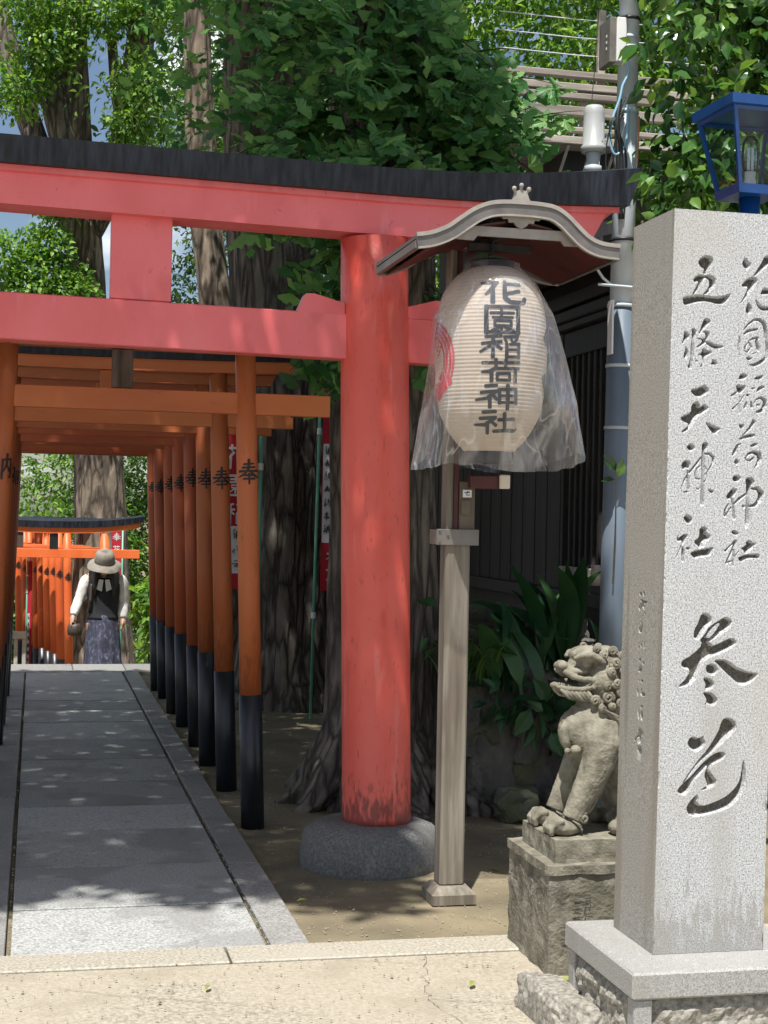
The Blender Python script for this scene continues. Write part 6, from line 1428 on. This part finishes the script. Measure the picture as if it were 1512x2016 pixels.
brim_ = loft([[(r*math.cos(a), r*math.sin(a), z+.008*math.sin(a*3+1)*(r-.09)/.07) for a in np.linspace(0, 2*math.pi, 48, endpoint=False)] for r, z in ((.103, -.028), (.130, -.044), (.172, -.074), (.174, -.077), (.172, -.080), (.130, -.050), (.100, -.034))], True, False)
hato = put('hat', pv_(xf(crown_, hm)), MAT['hat'], person, True)
put('brim', pv_(xf(brim_, hm)), MAT['hat'], hato, True)
hair_ = [ball((0, -.100, 1.462), (.084, .096, .105), 20, 14, Matrix.Rotation(math.radians(32), 3, 'X'))]
for s in (-1, 1):
    for k in range(6):
        hair_.append(tube([(s*(.070+.006*k), -.12+.022*k, 1.47), (s*(.085+.009*k), -.14+.022*k, 1.38), (s*(.092+.010*k), -.135+.02*k, 1.27), (s*(.090+.008*k), -.13+.02*k, 1.15-.015*(k % 3))], [.020, .024, .022, .006], 8))
put('hair', pv_(join(*hair_)), MAT['hair'], person, True)
for s in (-1, 1):
    put('scarf_end', pv_(prism([(s*.008, 1.31), (s*.052, 1.315), (s*.078, 1.215), (s*.022, 1.190)], -.135, -.122)), MAT['shirt'], person)
put('strap', pv_(tube([(-.11, -.02, 1.345), (-.125, -.105, 1.25), (-.135, -.118, 1.10), (-.15, -.05, .97)], .014, 6)), MAT['leather'], person)
hb = thing('handbag', 'small dark brown handbag held by the person', 'handbag', (PG[0]-.29, PG[1]-.10, PG[2]+.74))
bx_ = Vector(PG)+Vector((-.285, -.105, 0))
put('bag_body', (lambda vf: roughen(vf, .008, 12, 2))(loft([[(bx_.x+w*math.cos(a), bx_.y+d*math.sin(a), bx_.z+z) for a in np.linspace(0, 2*math.pi, 24, endpoint=False)] for z, w, d in ((.735, .045, .03), (.745, .070, .045), (.79, .078, .05), (.84, .068, .04), (.865, .05, .02))])), MAT['leather'], hb, True)
put('handle', tube([(bx_.x-.04, bx_.y, bx_.z+.86), (bx_.x-.035, bx_.y, bx_.z+.89), (bx_.x-.01, bx_.y, bx_.z+.900), (bx_.x+.03, bx_.y, bx_.z+.86)], .006, 8), MAT['leather'], hb, True)

# ================================================================== banners
def cloth_sheet(x0, x1, z0, z1, y, amp=.02, nx=14, nz=40, seed=0):
    V = []; F = []
    for j in range(nz+1):
        for i in range(nx+1):
            x = x0+(x1-x0)*i/nx; z = z0+(z1-z0)*j/nz
            V.append((x, y+amp*(i/nx)*math.sin(z*7+seed+2.5*i/nx), z))
    n = nx+1
    F = [(j*n+i, j*n+i+1, (j+1)*n+i+1, (j+1)*n+i) for j in range(nz) for i in range(nx)]
    return V, F
def banner(label, x0, x1, z0, z1, y, glyphs, pole_x, pole_m, pz0, pz1, strip=None, seed=0, lean=0.0, pr=.0115):
    t = thing('banner', label, 'banner', (pole_x, y, pz0), 'red shrine banners')
    put('pole', tube([(pole_x-lean, y, pz0), (pole_x, y, pz1)], pr, 12), MAT[pole_m], t, True)
    for zz in (pz1-.02, pz1-.45, pz0+.75):
        xx = pole_x-lean*(pz1-zz)/(pz1-pz0); put('joint', tube([(xx, y, zz-.022), (xx, y, zz+.022)], pr*1.5, 12), MAT['white'], t)
    put('cross_arm', tube([(pole_x-.02, y, pz1-.02), (x1, y, pz1-.02)], .006, 8), MAT['white'], t)
    amp = .02
    ys_ = lambda u, v, l: (u, y+amp*((u-x0)/(x1-x0))*math.sin(v*7+seed+2.5*(u-x0)/(x1-x0))-.004-l, v)
    c = put('cloth', cloth_sheet(x0, x1, z0, z1, y, amp, seed=seed), MAT['bannerred'], t, True)
    if strip:
        sx0, sx1, sz0, sz1 = strip
        V, F = cloth_sheet(sx0, sx1, sz0, sz1, y, amp, 3, 30, seed); V = [ys_(v[0], v[2], -.001) for v in V]; put('white_strip', (V, F), MAT['bannerwhite'], c, True)
        g = []
        k = 0; zc = sz1-.05
        while zc > sz0+.04:
            g = []
            for st, w in rp.choice((HO, NOU)):
                if rp.random() < .75: g.append(ribbon([(sx0+(sx1-sx0)*(.15+.7*a), zc+(b-.5)*.06) for a, b in st], [q*.085 for q in w], ys_, .02, .004+k*.00005)); k += 1
            zc -= .095
            if g: put('character', join(*g), MAT['ink'], c)
    g = []; k = 0
    for (cx, cz, sz, strokes) in glyphs:
        g = []
        for st, w in strokes: g.append(ribbon([(cx+(a-.5)*sz, cz+(b-.5)*sz) for a, b in st], [q*sz*1.1 for q in w], ys_, .02, .001+k*.00005)); k += 1
        put('character', join(*g), MAT['bannerwhite'], c)
    return t
G_HANA = [([(.1, .86), (.9, .88)], [.09, .09]), ([(.33, 1.0), (.33, .76)], [.09, .07]), ([(.67, 1.0), (.66, .76)], [.09, .07]), ([(.40, .68), (.12, .34)], [.11, .05]), ([(.28, .5), (.27, 0)], [.1, .08]), ([(.85, .62), (.55, .42)], [.09, .06]), ([(.58, .68), (.58, .1), (.72, .04), (.95, .08), (.95, .22)], [.1, .1, .1, .09, .06])]
G_EN = [([(.08, .95), (.08, .02)], [.1, .1]), ([(.08, .93), (.92, .93), (.92, .02)], [.09, .1, .1]), ([(.08, .05), (.92, .05)], [.09, .09]), ([(.28, .76), (.72, .77)], [.07, .07]), ([(.5, .86), (.5, .64)], [.07, .07]), ([(.22, .63), (.78, .64)], [.07, .07]), ([(.34, .5), (.66, .5), (.66, .38), (.34, .38), (.34, .5)], [.06]*5), ([(.48, .36), (.25, .18)], [.07, .05]), ([(.5, .36), (.5, .14)], [.07, .07]), ([(.55, .32), (.78, .17)], [.05, .08])]
G_INA = [([(.08, .86), (.40, .93)], [.08, .07]), ([(.03, .66), (.45, .68)], [.08, .08]), ([(.25, .9), (.25, 0)], [.1, .08]), ([(.23, .62), (.03, .36)], [.08, .05]), ([(.28, .6), (.42, .46)], [.07, .08]), ([(.55, .9), (.9, .96)], [.08, .08]), ([(.56, .5), (.56, .04)], [.1, .09]), ([(.56, .52), (.93, .53), (.93, .04)], [.08, .1, .1]), ([(.58, .28), (.92, .28)], [.07, .07]), ([(.56, .06), (.93, .06)], [.08, .08])]
banner('red banner on a green pole between the dark trunks', 2.03, 2.42, .95, 2.50, 11.0, [(2.24, 2.25, .24, G_HANA), (2.24, 1.94, .24, G_EN), (2.24, 1.55, .22, G_INA), (2.15, 1.22, .16, HO), (2.13, 1.05, .14, G_HANA)], 2.008, 'greenpole', .02, 2.56, (2.035, 2.10, 1.30, 2.02), 1.0, .03)
banner('red banner glimpsed between the first and second orange columns', 1.15, 1.37, 1.02, 2.2, 9.72, [(1.235, 1.86, .15, G_HANA), (1.235, 1.68, .14, G_EN), (1.24, 1.50, .14, G_INA)], 1.395, 'greenpole', -.02, 2.25, (1.21, 1.28, 1.12, 1.42), 2.0)
banner('small red banner beyond the steps beside the far torii', .93, 1.05, .45, 1.30, 19.35, [(.99, 1.18, .10, HO), (.99, 1.02, .10, G_HANA)], 1.065, 'greenpole', -1.05, 1.42, None, 3.0)
banner('narrow red and white banner among the far torii columns', -.08, -.025, -.75, .80, 21.2, [], -.09, 'greenpole', -1.05, .85, (-.08, -.05, -.7, .1), .5)
cord = put('cord', tube(bez([(1.405, 8.40, 2.355), (1.7, 9.7, 2.42), (2.0, 11.0, 2.545)]), .005, 6), MAT['bannerwhite'], None); tag(cord, 'thin white cord tying the banner pole to the small torii', 'cord')

# ================================================================== fence, hut and small things
cf = thing('concrete_fence', 'low pale concrete baluster fence at far left beyond the steps', 'fence', (-.7, 20.6, -1.05))
put('top_rail', box(-2.6, -.08, 20.54, 20.70, -.19, -.10, .01), MAT['concrete'], cf)
for i in range(24):
    put('baluster', box(-2.55+i*.105, -2.50+i*.105, 20.58, 20.66, -1.05, -.192, .006), MAT['concrete'], cf)
put('base', box(-2.6, -.08, 20.55, 20.69, -1.2, -.95, .01), MAT['concrete'], cf)
hut = thing('shed', 'small dark shed with pale grey roof far off at left', 'shed', (-1.9, 33, -1.05))
put('wall', box(-3.4, -.55, 32.2, 34.2, -1.1, .55), MAT['darkwood'], hut)
put('roof', slope(-3.7, .9, -.45, .50, 32.0, 34.4, .06), MAT['roofrim'], hut)
for i in range(6): put('roof_batten', slope(-3.7, .965, -.45, .565, 32.05+i*.4, 32.12+i*.4, .03), MAT['roofrim'], hut)
spot = thing('spotlight', 'small black spotlight clamped by the pole under the torii end', 'spotlight', (2.56, 6.92, 2.66))
put('head', xf(loft([[(w*math.cos(a), w*.7*math.sin(a), z) for a in np.linspace(0, 2*math.pi, 16, endpoint=False)] for z, w in ((-.07, .02), (-.05, .035), (.03, .045), (.07, .05))]), Matrix.Translation((2.57, 6.91, 2.735)) @ Matrix.Rotation(.9, 4, 'Y')), MAT['cable_black'], spot, True)
put('arm', tube([(2.57, 6.91, 2.72), (2.62, 6.92, 2.66), (2.68, 6.95, 2.63)], .007, 8), MAT['polegrey'], spot)
rl = random.Random(3)
spots_ = [(1.20, 7.05, 'curled yellow green leaf on the soil beside the first small torii column'), (1.32, 6.9, 'small leaf on the soil left of the footing stone'), (2.05, 7.15, 'green leaf on the soil in front of the boulders'),
          (1.75, 4.72, 'thin leaf lying on the sunlit paving beside the lion pedestal'), (1.02, 5.9, 'leaf on the soil right at the path edging'), (1.95, 6.35, 'leaf on the shaded soil right of the lamp post'), (.2, 8.8, 'tiny leaf on the shaded path slabs'),
          (1.38, 4.70, 'green leaf on the paving near the loose stone'), (.55, 4.8, 'leaf lying on the bare foreground paving'), (1.25, 8.3, 'leaf on the soil beside the second small torii column')]
me_f = mesh_data('fallen_leaf', LEAF['fan'][0]*np.array((1, 1, 1.6)), LEAF['fan'][1], MAT['leaf_dry']); me_o = mesh_data('fallen_leaf', *LEAF['oval'], MAT['leaf_dry'])
for i, (x, y, lb_) in enumerate(spots_):
    o = link('fallen_leaf', me_f if i % 3 == 0 else me_o); s = rl.uniform(.035, .06); o.scale = (s, s, s)
    z = .006 if (y < 5.1 or (x < .95 and x > -.2)) else -.008
    o.location = (x, y, z+.004); o.rotation_euler = (rl.uniform(-.25, .25), rl.uniform(-.25, .25), rl.uniform(0, 6.28))
    tag(o, lb_, 'leaf', 'fallen leaves on the ground')
